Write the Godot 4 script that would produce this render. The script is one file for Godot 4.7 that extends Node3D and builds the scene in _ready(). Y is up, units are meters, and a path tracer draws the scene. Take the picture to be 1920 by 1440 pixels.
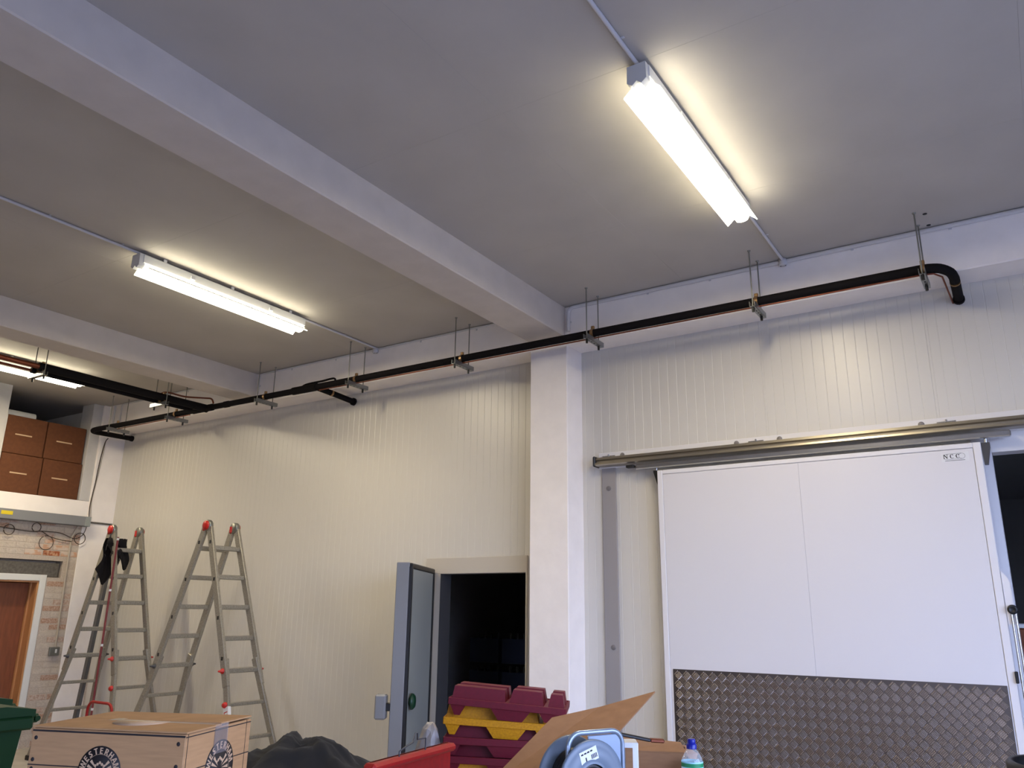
extends Node3D
# A brewery store room: cold-room panel wall, ceiling beams, fluorescent battens, refrigeration pipework, ladders and stacked goods.
# World: x runs along the panel wall (right is +), y up, z from the panel wall (z = 0) towards the camera.

const CEIL := 4.325          # underside of the ceiling
const SOFFIT := 3.967        # underside of the edge beam over the panel wall
const BEAMZ := 0.285         # front of the edge beam
const BEAMY := 4.052         # underside of the cross beams
const LEFTX := -10.57        # face of the left wall
const PITCH := 0.08          # spacing of the fine ribs in the wall panels

var M := {}
var used := {}
var rng := RandomNumberGenerator.new()

# ------------------------------------------------------------------ helpers: nodes
func numbered(called: String) -> String:
	if not used.has(called):
		used[called] = 0
		return called
	used[called] += 1
	return "%s_%03d" % [called, used[called]]

func tag(o: Node, label: String, category: String, group := "", kind := "") -> Node:
	o.set_meta("label", label)
	o.set_meta("category", category)
	if group != "": o.set_meta("group", group)
	if kind != "": o.set_meta("kind", kind)
	return o

func thing(called: String, at: Vector3, label: String, category: String, group := "", kind := "") -> Node3D:
	var o := Node3D.new()
	o.name = numbered(called)
	o.position = at
	add_child(o)
	tag(o, label, category, group, kind)
	return o

func part(parent: Node, called: String, st: SurfaceTool, m: Material, label := "") -> MeshInstance3D:
	st.generate_normals()
	var o := MeshInstance3D.new()
	o.mesh = st.commit()
	o.material_override = m
	o.name = called
	if label != "": o.set_meta("label", label)
	parent.add_child(o, true)
	return o

func part_mesh(parent: Node, called: String, mesh: Mesh, m: Material, at := Vector3.ZERO) -> MeshInstance3D:
	var o := MeshInstance3D.new()
	o.mesh = mesh
	o.material_override = m
	o.name = called
	o.position = at
	parent.add_child(o, true)
	return o

func single(called: String, st: SurfaceTool, m: Material, label: String, category: String, group := "", kind := "") -> MeshInstance3D:
	var o := part(self, numbered(called), st, m)
	tag(o, label, category, group, kind)
	return o

func mesh_of(st: SurfaceTool) -> ArrayMesh:
	st.generate_normals()
	return st.commit()

# ------------------------------------------------------------------ helpers: shapes
func ms() -> SurfaceTool:
	var st := SurfaceTool.new()
	st.begin(Mesh.PRIMITIVE_TRIANGLES)
	st.set_smooth_group(-1)
	return st

func tri(st: SurfaceTool, a: Vector3, b: Vector3, c: Vector3) -> void:   # counter-clockwise seen from outside
	st.add_vertex(a); st.add_vertex(c); st.add_vertex(b)

func quad(st: SurfaceTool, a: Vector3, b: Vector3, c: Vector3, d: Vector3) -> void:
	tri(st, a, b, c); tri(st, a, c, d)

func facing(st: SurfaceTool, p: Array, mid: Vector3) -> void:   # flat polygon turned away from mid
	var a: Vector3 = p[0]
	var b: Vector3 = p[1]
	var c: Vector3 = p[2]
	var n := (b - a).cross(c - a)
	var centre := Vector3.ZERO
	for v in p: centre += v
	centre /= p.size()
	var flip := n.dot(centre - mid) < 0.0
	for i in range(1, p.size() - 1):
		if flip: tri(st, p[0], p[i + 1], p[i])
		else: tri(st, p[0], p[i], p[i + 1])

func box(st: SurfaceTool, c: Vector3, s: Vector3, bev := 0.0, t := Transform3D.IDENTITY) -> void:
	var h := s * 0.5
	bev = minf(bev, minf(h.x, minf(h.y, h.z)) * 0.9)
	var mid := t * c
	if bev <= 0.0:
		var k := []
		for i in 8:
			k.append(t * (c + Vector3(h.x if i & 1 else -h.x, h.y if i & 2 else -h.y, h.z if i & 4 else -h.z)))
		hull8(st, k, mid)
		return
	var V := {}
	for i in 8:
		var sx := 1.0 if i & 1 else -1.0
		var sy := 1.0 if i & 2 else -1.0
		var sz := 1.0 if i & 4 else -1.0
		V[[i, 0]] = t * (c + Vector3(sx * h.x, sy * (h.y - bev), sz * (h.z - bev)))
		V[[i, 1]] = t * (c + Vector3(sx * (h.x - bev), sy * h.y, sz * (h.z - bev)))
		V[[i, 2]] = t * (c + Vector3(sx * (h.x - bev), sy * (h.y - bev), sz * h.z))
		facing(st, [V[[i, 0]], V[[i, 1]], V[[i, 2]]], mid)
	var F := [[0, 2, 6, 4], [1, 3, 7, 5], [0, 1, 5, 4], [2, 3, 7, 6], [0, 1, 3, 2], [4, 5, 7, 6]]
	for f in 6:
		var ax := f / 2
		var q = F[f]
		facing(st, [V[[q[0], ax]], V[[q[1], ax]], V[[q[2], ax]], V[[q[3], ax]]], mid)
	for i in 8:
		for b in 3:
			var j := i | (1 << b)
			if j != i:
				var u := (b + 1) % 3
				var w := (b + 2) % 3
				facing(st, [V[[i, u]], V[[i, w]], V[[j, w]], V[[j, u]]], mid)

func hull8(st: SurfaceTool, k: Array, mid: Vector3) -> void:
	for q in [[0, 2, 6, 4], [1, 3, 7, 5], [0, 1, 5, 4], [2, 3, 7, 6], [0, 1, 3, 2], [4, 5, 7, 6]]:
		facing(st, [k[q[0]], k[q[1]], k[q[2]], k[q[3]]], mid)

func span(st: SurfaceTool, lo: Vector3, hi: Vector3, bev := 0.0) -> void:
	box(st, (lo + hi) * 0.5, (hi - lo).abs(), bev)

func bar(st: SurfaceTool, a: Vector3, b: Vector3, side: Vector3, w: float, d: float, bev := 0.0) -> void:   # beam from a to b, w across side
	var y := (b - a).normalized()
	var x := (side - y * side.dot(y)).normalized()
	box(st, Vector3.ZERO, Vector3(w, a.distance_to(b), d), bev, Transform3D(Basis(x, y, x.cross(y)), (a + b) * 0.5))

func tube(st: SurfaceTool, p: Array, r, seg := 10, closed := false) -> void:   # r: one radius or one for each point
	var n := p.size()
	var rings := []
	var prev_x := Vector3.ZERO
	for i in n:
		var a: Vector3 = p[(i - 1 + n) % n] if closed or i > 0 else p[i]
		var b: Vector3 = p[(i + 1) % n] if closed or i < n - 1 else p[i]
		var d := (b - a).normalized()
		var x := prev_x
		if i == 0:
			x = Vector3.UP if absf(d.y) < 0.9 else Vector3.RIGHT
		x = (x - d * x.dot(d)).normalized()
		prev_x = x
		var y := d.cross(x)
		var ring := []
		var rad: float = r[i] if r is Array else r
		for k in seg:
			var g := TAU * k / seg
			ring.append(p[i] + (x * cos(g) + y * sin(g)) * rad)
		rings.append(ring)
	st.set_smooth_group(1)
	for i in (n if closed else n - 1):
		var A = rings[i]
		var B = rings[(i + 1) % n]
		for k in seg:
			var l := (k + 1) % seg
			quad(st, A[k], A[l], B[l], B[k])
	st.set_smooth_group(-1)
	if not closed:
		for k in range(1, seg - 1):
			tri(st, rings[0][0], rings[0][k + 1], rings[0][k])
			tri(st, rings[n - 1][0], rings[n - 1][k], rings[n - 1][k + 1])

func lathe(st: SurfaceTool, prof: Array, seg := 24, t := Transform3D.IDENTITY, smooth := true) -> void:   # prof: Vector2(radius, height) upwards along the outside
	st.set_smooth_group(1 if smooth else -1)
	for i in prof.size() - 1:
		var a: Vector2 = prof[i]
		var b: Vector2 = prof[i + 1]
		for k in seg:
			var g := TAU * k / seg
			var h := TAU * (k + 1) / seg
			var p := t * Vector3(a.x * cos(g), a.y, -a.x * sin(g))
			var q := t * Vector3(a.x * cos(h), a.y, -a.x * sin(h))
			var u := t * Vector3(b.x * cos(h), b.y, -b.x * sin(h))
			var v := t * Vector3(b.x * cos(g), b.y, -b.x * sin(g))
			if a.x > 1e-6: tri(st, p, q, u)
			if b.x > 1e-6: tri(st, p, u, v)
	st.set_smooth_group(-1)

func prism(st: SurfaceTool, poly: Array, depth: float, t := Transform3D.IDENTITY) -> void:   # poly counter-clockwise in xy, from z = 0 to z = depth
	var pv := PackedVector2Array(poly)
	if not Geometry2D.is_polygon_clockwise(pv): pass
	else:
		pv.reverse()
	var idx := Geometry2D.triangulate_polygon(pv)
	for i in range(0, idx.size(), 3):
		var a := pv[idx[i]]
		var b := pv[idx[i + 1]]
		var c := pv[idx[i + 2]]
		if (b - a).cross(c - a) < 0.0:
			var sw := b
			b = c
			c = sw
		tri(st, t * Vector3(a.x, a.y, depth), t * Vector3(b.x, b.y, depth), t * Vector3(c.x, c.y, depth))
		tri(st, t * Vector3(a.x, a.y, 0), t * Vector3(c.x, c.y, 0), t * Vector3(b.x, b.y, 0))
	for i in pv.size():
		var a := pv[i]
		var b := pv[(i + 1) % pv.size()]
		quad(st, t * Vector3(a.x, a.y, 0), t * Vector3(b.x, b.y, 0), t * Vector3(b.x, b.y, depth), t * Vector3(a.x, a.y, depth))

func along_x(x0: float) -> Transform3D:   # profile x -> world z, y -> y, depth -> world -x ... used with prism()
	return Transform3D(Basis(Vector3(0, 0, -1), Vector3(0, 1, 0), Vector3(1, 0, 0)), Vector3(x0, 0, 0))

func arc(c: Vector3, u: Vector3, v: Vector3, r: float, a0: float, a1: float, n: int) -> Array:
	var out := []
	for i in n + 1:
		var g := deg_to_rad(lerpf(a0, a1, float(i) / n))
		out.append(c + (u * cos(g) + v * sin(g)) * r)
	return out

func spline(p: Array, per := 6) -> Array:
	var c := Curve3D.new()
	for i in p.size():
		var a: Vector3 = p[maxi(i - 1, 0)]
		var b: Vector3 = p[mini(i + 1, p.size() - 1)]
		var tn := (b - a) / 6.0
		c.add_point(p[i], -tn, tn)
	var out := []
	for i in p.size() - 1:
		for k in per: out.append(c.sample(i, float(k) / per))
	out.append(p[p.size() - 1])
	return out

func words(text: String, size: float, bold := false, serif := false) -> TextMesh:   # size: height of a capital in metres, roughly
	var f := SystemFont.new()
	f.font_names = PackedStringArray(["Droid Serif" if serif else "Droid Sans"])
	if bold: f.font_weight = 700
	var tm := TextMesh.new()
	tm.font = f
	tm.text = text
	tm.font_size = 32
	tm.pixel_size = size / 23.0
	tm.depth = 0.0006
	tm.curve_step = 2.0
	return tm

# ------------------------------------------------------------------ helpers: materials
func mat(key: String, c: Color, rough := 0.6, metal := 0.0, spec := 0.5) -> StandardMaterial3D:
	var m := StandardMaterial3D.new()
	m.resource_name = key
	m.albedo_color = c
	m.roughness = rough
	m.metallic = metal
	m.metallic_specular = spec
	M[key] = m
	return m

func grain(key: String, freq: float, lo: float, scale: Vector3, seed_ := 1, tint := Color.WHITE) -> void:   # mottling multiplied on the colour
	var n := FastNoiseLite.new()
	n.seed = seed_
	n.frequency = freq
	n.fractal_octaves = 4
	var g := Gradient.new()
	g.set_color(0, Color(lo * tint.r, lo * tint.g, lo * tint.b))
	g.set_color(1, Color.WHITE)
	var t := NoiseTexture2D.new()
	t.width = 256
	t.height = 256
	t.seamless = true
	t.noise = n
	t.color_ramp = g
	var m: StandardMaterial3D = M[key]
	m.albedo_texture = t
	m.uv1_triplanar = true
	m.uv1_world_triplanar = true
	m.uv1_scale = scale

func blotch(key: String, a: Color, b: Color, freq: float, scale: Vector3, seed_: int) -> void:   # irregular patches of two colours
	grain(key, freq, 1.0, scale, seed_)
	var t: NoiseTexture2D = M[key].albedo_texture
	t.color_ramp.set_color(0, a)
	t.color_ramp.set_color(1, b)
	t.color_ramp.set_offset(0, 0.35)
	t.color_ramp.set_offset(1, 0.62)

func relief(key: String, freq: float, strength: float) -> void:
	var n := FastNoiseLite.new()
	n.seed = 5
	n.frequency = freq
	n.fractal_octaves = 3
	var t := NoiseTexture2D.new()
	t.width = 256
	t.height = 256
	t.seamless = true
	t.as_normal_map = true
	t.bump_strength = 4.0
	t.noise = n
	var m: StandardMaterial3D = M[key]
	m.normal_enabled = true
	m.normal_texture = t
	m.normal_scale = strength

func materials() -> void:
	mat("paint", Color(0.80, 0.79, 0.78), 0.75); grain("paint", 0.02, 0.93, Vector3.ONE * 0.35); relief("paint", 0.06, 0.12)
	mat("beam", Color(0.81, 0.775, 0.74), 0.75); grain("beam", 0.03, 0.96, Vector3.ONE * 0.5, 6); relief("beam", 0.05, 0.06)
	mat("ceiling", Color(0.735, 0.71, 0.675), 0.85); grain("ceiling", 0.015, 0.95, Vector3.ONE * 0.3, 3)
	mat("column", Color(0.97, 0.945, 0.925), 0.7); grain("column", 0.03, 0.97, Vector3.ONE * 0.5, 4); relief("column", 0.05, 0.06)
	mat("panel", Color(0.815, 0.80, 0.765), 0.35)
	mat("door_white", Color(0.845, 0.835, 0.84), 0.42)
	mat("trim_white", Color(0.87, 0.86, 0.86), 0.4)
	mat("flashing", Color(0.60, 0.58, 0.57), 0.5)
	mat("header", Color(0.76, 0.73, 0.68), 0.45)
	mat("floor", Color(0.75, 0.725, 0.69), 0.6); grain("floor", 0.03, 0.88, Vector3.ONE * 0.4, 8)
	mat("brick_back", Color(0.42, 0.25, 0.20), 0.85); grain("brick_back", 0.05, 0.7, Vector3.ONE * 0.5, 9)
	mat("brick_a", Color(0.80, 0.75, 0.69), 0.7); grain("brick_a", 0.05, 0.9, Vector3.ONE * 1.2, 10); relief("brick_a", 0.1, 0.3)
	mat("brick_b", Color(0.80, 0.735, 0.675), 0.7); grain("brick_b", 0.06, 0.82, Vector3.ONE * 1.5, 11, Color(1, 0.9, 0.85)); relief("brick_b", 0.1, 0.3)
	mat("brick_c", Color(0.79, 0.71, 0.64), 0.75); grain("brick_c", 0.08, 0.75, Vector3.ONE * 1.8, 12, Color(1, 0.82, 0.72)); relief("brick_c", 0.1, 0.3)
	mat("brick_rust", Color.WHITE, 0.8); blotch("brick_rust", Color(0.62, 0.34, 0.20), Color(0.78, 0.60, 0.47), 0.03, Vector3.ONE * 2.0, 13)
	mat("brick_rust_pale", Color.WHITE, 0.8); blotch("brick_rust_pale", Color(0.77, 0.61, 0.50), Color(0.80, 0.74, 0.68), 0.014, Vector3.ONE * 2.0, 14)
	mat("mortar", Color(0.79, 0.735, 0.675), 0.9); grain("mortar", 0.1, 0.85, Vector3.ONE * 2.0, 15)
	mat("concrete", Color(0.42, 0.40, 0.37), 0.85); grain("concrete", 0.06, 0.75, Vector3.ONE * 1.5, 16)
	mat("rubber", Color(0.085, 0.075, 0.078), 0.8, 0.0, 0.25)
	mat("copper", Color(0.50, 0.29, 0.22), 0.42, 0.9)
	mat("brass", Color(0.62, 0.50, 0.36), 0.4, 0.85)
	mat("zinc", Color(0.60, 0.61, 0.61), 0.38, 0.85)
	mat("galv", Color(0.55, 0.55, 0.52), 0.4, 0.75)
	mat("rail_steel", Color(0.66, 0.63, 0.57), 0.32, 0.9)
	mat("bright_steel", Color(0.80, 0.80, 0.80), 0.22, 0.95)
	mat("aluminium", Color(0.68, 0.66, 0.61), 0.42, 0.6); grain("aluminium", 0.08, 0.8, Vector3.ONE * 2.5, 17)
	mat("tread", Color(0.40, 0.37, 0.355), 0.45, 0.9)  # plate base: colour darkened to stand in for its dark reflections
	mat("tread_bar", Color(0.70, 0.66, 0.63), 0.24, 0.95)  # same steel, colour lightened to stand in for reflections on the bar facets
	mat("black_plastic", Color(0.05, 0.05, 0.055), 0.45)
	mat("dark_grey", Color(0.24, 0.24, 0.25), 0.5)
	mat("screw_cap", Color(0.47, 0.45, 0.45), 0.4)
	mat("conduit", Color(0.80, 0.79, 0.79), 0.5)
	mat("enamel", Color(0.86, 0.86, 0.84), 0.4)
	mat("red_plastic", Color(0.72, 0.12, 0.10), 0.4)
	mat("red_paint", Color(0.66, 0.07, 0.07), 0.45); grain("red_paint", 0.06, 0.85, Vector3.ONE * 2.0, 18)
	mat("red_pole", Color(0.46, 0.16, 0.15), 0.45)
	mat("grey_door", Color(0.57, 0.59, 0.58), 0.45)
	mat("grey_edge", Color(0.50, 0.505, 0.52), 0.45)
	mat("cold_panel", Color(0.64, 0.64, 0.63), 0.7)
	mat("cold_crate", Color(0.16, 0.19, 0.27), 0.6)
	mat("cold_bottle", Color(0.30, 0.30, 0.28), 0.3)
	mat("green_knob", Color(0.05, 0.22, 0.14), 0.35)
	mat("carton", Color(0.40, 0.225, 0.105), 0.8); grain("carton", 0.05, 0.88, Vector3.ONE * 1.2, 19)
	mat("carton_tape", Color(0.78, 0.66, 0.53), 0.6)
	mat("kraft", Color(0.61, 0.455, 0.325), 0.85, 0.0, 0.3); grain("kraft", 0.04, 0.9, Vector3(1.5, 6, 1.5), 20)
	mat("print", Color(0.70, 0.545, 0.385), 0.85, 0.0, 0.25); grain("print", 0.03, 0.9, Vector3(1, 9, 1), 22)
	
	mat("ink", Color(0.10, 0.075, 0.07), 0.7)
	mat("ink_pale", Color(0.72, 0.60, 0.48), 0.7)
	mat("clear_tape", Color(0.86, 0.84, 0.84, 0.13), 0.15)
	M["clear_tape"].transparency = BaseMaterial3D.TRANSPARENCY_ALPHA
	mat("wood_door", Color(0.52, 0.29, 0.17), 0.5); grain("wood_door", 0.03, 0.82, Vector3(3, 0.4, 3), 24)
	mat("wood_lining", Color(0.74, 0.52, 0.33), 0.5); grain("wood_lining", 0.03, 0.88, Vector3(3, 0.4, 3), 25)
	mat("bench_wood", Color(0.60, 0.48, 0.34), 0.7); grain("bench_wood", 0.04, 0.8, Vector3(0.6, 3, 3), 26)
	mat("gloss_white", Color(0.85, 0.85, 0.83), 0.35)
	mat("cloth", Color(0.075, 0.075, 0.078), 0.95)
	M["cloth"].rim_enabled = true
	M["cloth"].rim = 0.25
	mat("jacket", Color(0.055, 0.035, 0.045), 0.95)
	mat("bin_green", Color(0.05, 0.19, 0.085), 0.55, 0.0, 0.35)
	mat("maroon", Color(0.42, 0.07, 0.14), 0.5, 0.0, 0.4); grain("maroon", 0.08, 0.85, Vector3.ONE * 2.0, 27)
	mat("yellow", Color(0.84, 0.60, 0.03), 0.5, 0.0, 0.4); grain("yellow", 0.1, 0.82, Vector3.ONE * 3.0, 28, Color(0.95, 0.85, 0.7))
	mat("reel_grey", Color(0.40, 0.445, 0.49), 0.4)
	mat("reel_frame", Color(0.55, 0.60, 0.66), 0.28, 0.5)
	mat("paper_white", Color(0.86, 0.86, 0.86), 0.7)
	mat("bag", Color(0.70, 0.68, 0.66), 0.4)
	mat("cap_blue", Color(0.03, 0.09, 0.52), 0.35)
	mat("bottle_plastic", Color(0.93, 0.96, 0.97, 0.18), 0.06)
	M["bottle_plastic"].transparency = BaseMaterial3D.TRANSPARENCY_ALPHA
	mat("label_aqua", Color(0.62, 0.83, 0.87), 0.4)
	mat("label_green", Color(0.05, 0.50, 0.30), 0.4)
	mat("label_white", Color(0.90, 0.94, 0.96), 0.4)
	mat("label_navy", Color(0.07, 0.10, 0.42), 0.4)
	mat("yellow_label", Color(0.85, 0.76, 0.15), 0.5)
	mat("cable", Color(0.25, 0.20, 0.17), 0.6)
	mat("cable_white", Color(0.72, 0.68, 0.62), 0.6)
	mat("tarmac", Color(0.40, 0.40, 0.41), 0.9)
	var g := mat("lamp_glow", Color(0.95, 0.95, 0.92), 0.5)
	g.emission_enabled = true
	g.emission = Color(1.0, 0.965, 0.86)
	g.emission_energy_multiplier = LAMP_GLOW

# ------------------------------------------------------------------ camera, sky and light
const EXPOSURE := 1.1
const LAMP_GLOW := 14.0
const LAMP_POWER := 4.4
const SKY_POWER := 11.5

func camera_and_light() -> void:
	var cam := Camera3D.new()
	cam.name = "camera"
	cam.position = Vector3(0, 1.65, 6.24)
	cam.rotation_degrees = Vector3(15.961, 33.096, 0.7104)
	cam.fov = 51.515
	cam.near = 0.05
	cam.far = 200.0
	add_child(cam)
	cam.current = true
	var sky := ProceduralSkyMaterial.new()      # bright overcast: the daylight that comes in by the open loading door right of the camera
	sky.sky_top_color = Color(0.63, 0.72, 0.955)
	sky.sky_horizon_color = Color(0.78, 0.835, 0.975)
	sky.ground_bottom_color = Color(0.40, 0.40, 0.42)
	sky.ground_horizon_color = Color(0.60, 0.61, 0.64)
	sky.energy_multiplier = SKY_POWER
	var e := Environment.new()
	e.background_mode = Environment.BG_SKY
	e.sky = Sky.new()
	e.sky.sky_material = sky
	e.tonemap_mode = Environment.TONE_MAPPER_LINEAR
	e.tonemap_exposure = EXPOSURE
	e.sdfgi_enabled = true
	e.ssao_enabled = true
	e.ssil_enabled = true
	var w := WorldEnvironment.new()
	w.name = "surroundings"
	w.environment = e
	add_child(w)

# ------------------------------------------------------------------ structure
func structure() -> void:
	var st := ms()
	span(st, Vector3(-12.6, -0.2, -7.6), Vector3(4.6, 0, 11.0))
	single("floor", st, M.floor, "grey concrete floor of the store room", "floor", "", "structure")
	st = ms()
	span(st, Vector3(4.6, -0.25, -30.0), Vector3(40, -0.02, 40.0))
	span(st, Vector3(-20, -0.25, 11.0), Vector3(4.6, -0.02, 40.0))
	single("yard", st, M.tarmac, "grey tarmac yard outside the loading door", "ground", "", "structure")
	# ceiling of boards with fine joints
	var c := thing("ceiling", Vector3.ZERO, "painted board ceiling with fine joints between the beams", "ceiling", "", "structure")
	var xs := [-12.6, -9.86, -7.66, -5.9, -3.5, -2.168, 0.27, 2.7, 4.6]
	var zs := [-0.1, 1.487, 3.046, 5.45, 7.85, 11.0]
	for i in xs.size() - 1:
		for k in zs.size() - 1:
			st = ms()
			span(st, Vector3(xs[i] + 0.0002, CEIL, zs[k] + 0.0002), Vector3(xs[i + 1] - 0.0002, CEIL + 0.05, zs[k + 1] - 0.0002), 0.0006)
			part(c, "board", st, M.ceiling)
	st = ms()
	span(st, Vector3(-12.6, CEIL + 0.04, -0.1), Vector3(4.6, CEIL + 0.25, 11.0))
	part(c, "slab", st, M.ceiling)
	# edge beam over the panel wall, cross beams, column
	st = ms()
	span(st, Vector3(-12.6, SOFFIT, -0.12), Vector3(4.6, CEIL + 0.02, BEAMZ), 0.008)
	single("trim_1", st, M.column, "white painted edge beam running above the panel wall", "beam", "", "structure")
	st = ms()
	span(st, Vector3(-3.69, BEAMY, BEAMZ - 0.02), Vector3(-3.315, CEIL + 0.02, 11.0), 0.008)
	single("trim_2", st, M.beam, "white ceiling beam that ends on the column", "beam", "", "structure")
	st = ms()
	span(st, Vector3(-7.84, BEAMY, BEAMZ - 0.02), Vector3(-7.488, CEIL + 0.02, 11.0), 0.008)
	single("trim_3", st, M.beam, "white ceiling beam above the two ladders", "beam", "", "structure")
	st = ms()
	span(st, Vector3(-3.685, 0, -0.05), Vector3(-3.302, SOFFIT + 0.01, 0.278), 0.006)
	single("trim_4", st, M.column, "white plastered column between the two cold room doors", "column", "", "structure")
	# the wall of ribbed cold-room panels
	var w := thing("wall_back", Vector3.ZERO, "wall of pale ribbed cold room panels", "wall", "", "structure")
	var x1 := 0.735 + 3 * 1.2
	while x1 > -10.9:
		panel(w, x1 - 1.2, x1)
		x1 -= 1.2
	# other walls, outside or at the edge of the frame
	st = ms()
	var wr := thing("wall_right", Vector3.ZERO, "white painted wall right of the camera with an open loading door", "wall", "", "structure")
	for r in [[0.0, -0.1, DOOR_A], [0.0, DOOR_B, 11.0], [DOOR_H, DOOR_A, DOOR_B]]:
		st = ms(); span(st, Vector3(3.4, r[0], r[1]), Vector3(3.6, CEIL, r[2])); part(wr, "masonry", st, M.paint)
	var b := thing("wall_front", Vector3.ZERO, "brown brick wall behind the camera with an open yard door", "wall", "", "structure")
	for r in [[-12.6, -2.3, 0.0], [-0.3, 4.7, 0.0], [-2.3, -0.3, 2.7]]:
		st = ms(); span(st, Vector3(r[0], r[2], 10.9), Vector3(r[1], CEIL, 11.1)); part(b, "masonry", st, M.brick_back)

const DOOR_A := 2.0        # open loading door in the right wall, out of frame: along z, and its height
const DOOR_B := 8.4
const DOOR_H := 3.8

func panel(w: Node3D, xa: float, xb: float) -> void:
	var rects := []      # parts of this panel left over by the two doorways: [x0, x1, y0]
	var holes := [[-4.843, -3.882, 1.99], [-0.17, 2.15, 2.728]]
	var cuts := [xa, xb]
	for h in holes:
		for v in [h[0], h[1]]:
			if v > xa and v < xb: cuts.append(v)
	cuts.sort()
	for i in cuts.size() - 1:
		var y0 := 0.0
		for h in holes:
			if cuts[i] >= h[0] - 1e-4 and cuts[i + 1] <= h[1] + 1e-4: y0 = h[2]
		rects.append([cuts[i], cuts[i + 1], y0])
	var st := ms()
	for r in rects:
		var prof := []       # x, z along the face from left to right
		var edge_l: bool = absf(r[0] - xa) < 1e-4
		var edge_r: bool = absf(r[1] - xb) < 1e-4
		prof.append(Vector2(r[0] + (0.0004 if edge_l else 0.0), -0.0012 if edge_l else 0.0))
		if edge_l:
			prof.append(Vector2(r[0] + 0.003, 0.0))
			prof.append(Vector2(r[0] + 0.016, 0.0)); prof.append(Vector2(r[0] + 0.018, -0.0016)); prof.append(Vector2(r[0] + 0.021, 0.0))
		var g := xa + PITCH
		while g < xb - PITCH * 0.7:
			if g > r[0] + 0.01 and g < r[1] - 0.01:
				prof.append(Vector2(g - 0.0035, 0.0)); prof.append(Vector2(g - 0.0005, -0.0016)); prof.append(Vector2(g + 0.0005, -0.0016)); prof.append(Vector2(g + 0.0035, 0.0))
			g += PITCH
		if edge_r: prof.append(Vector2(r[1] - 0.003, 0.0))
		prof.append(Vector2(r[1] - (0.0004 if edge_r else 0.0), -0.0012 if edge_r else 0.0))
		var y0: float = r[2]
		var y1 := SOFFIT + 0.01
		for i in prof.size() - 1:
			var a: Vector2 = prof[i]
			var b: Vector2 = prof[i + 1]
			quad(st, Vector3(a.x, y0, a.y), Vector3(b.x, y0, b.y), Vector3(b.x, y1, b.y), Vector3(a.x, y1, a.y))
		var A: Vector2 = prof[0]
		var B: Vector2 = prof[prof.size() - 1]
		quad(st, Vector3(B.x, y0, B.y), Vector3(B.x, y0, -0.1), Vector3(B.x, y1, -0.1), Vector3(B.x, y1, B.y))
		quad(st, Vector3(A.x, y0, -0.1), Vector3(A.x, y0, A.y), Vector3(A.x, y1, A.y), Vector3(A.x, y1, -0.1))
		quad(st, Vector3(B.x, y0, -0.1), Vector3(A.x, y0, -0.1), Vector3(A.x, y1, -0.1), Vector3(B.x, y1, -0.1))
		quad(st, Vector3(A.x, y0, -0.1), Vector3(B.x, y0, -0.1), Vector3(B.x, y0, B.y), Vector3(A.x, y0, A.y))
	part(w, "panel", st, M.panel)

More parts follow.
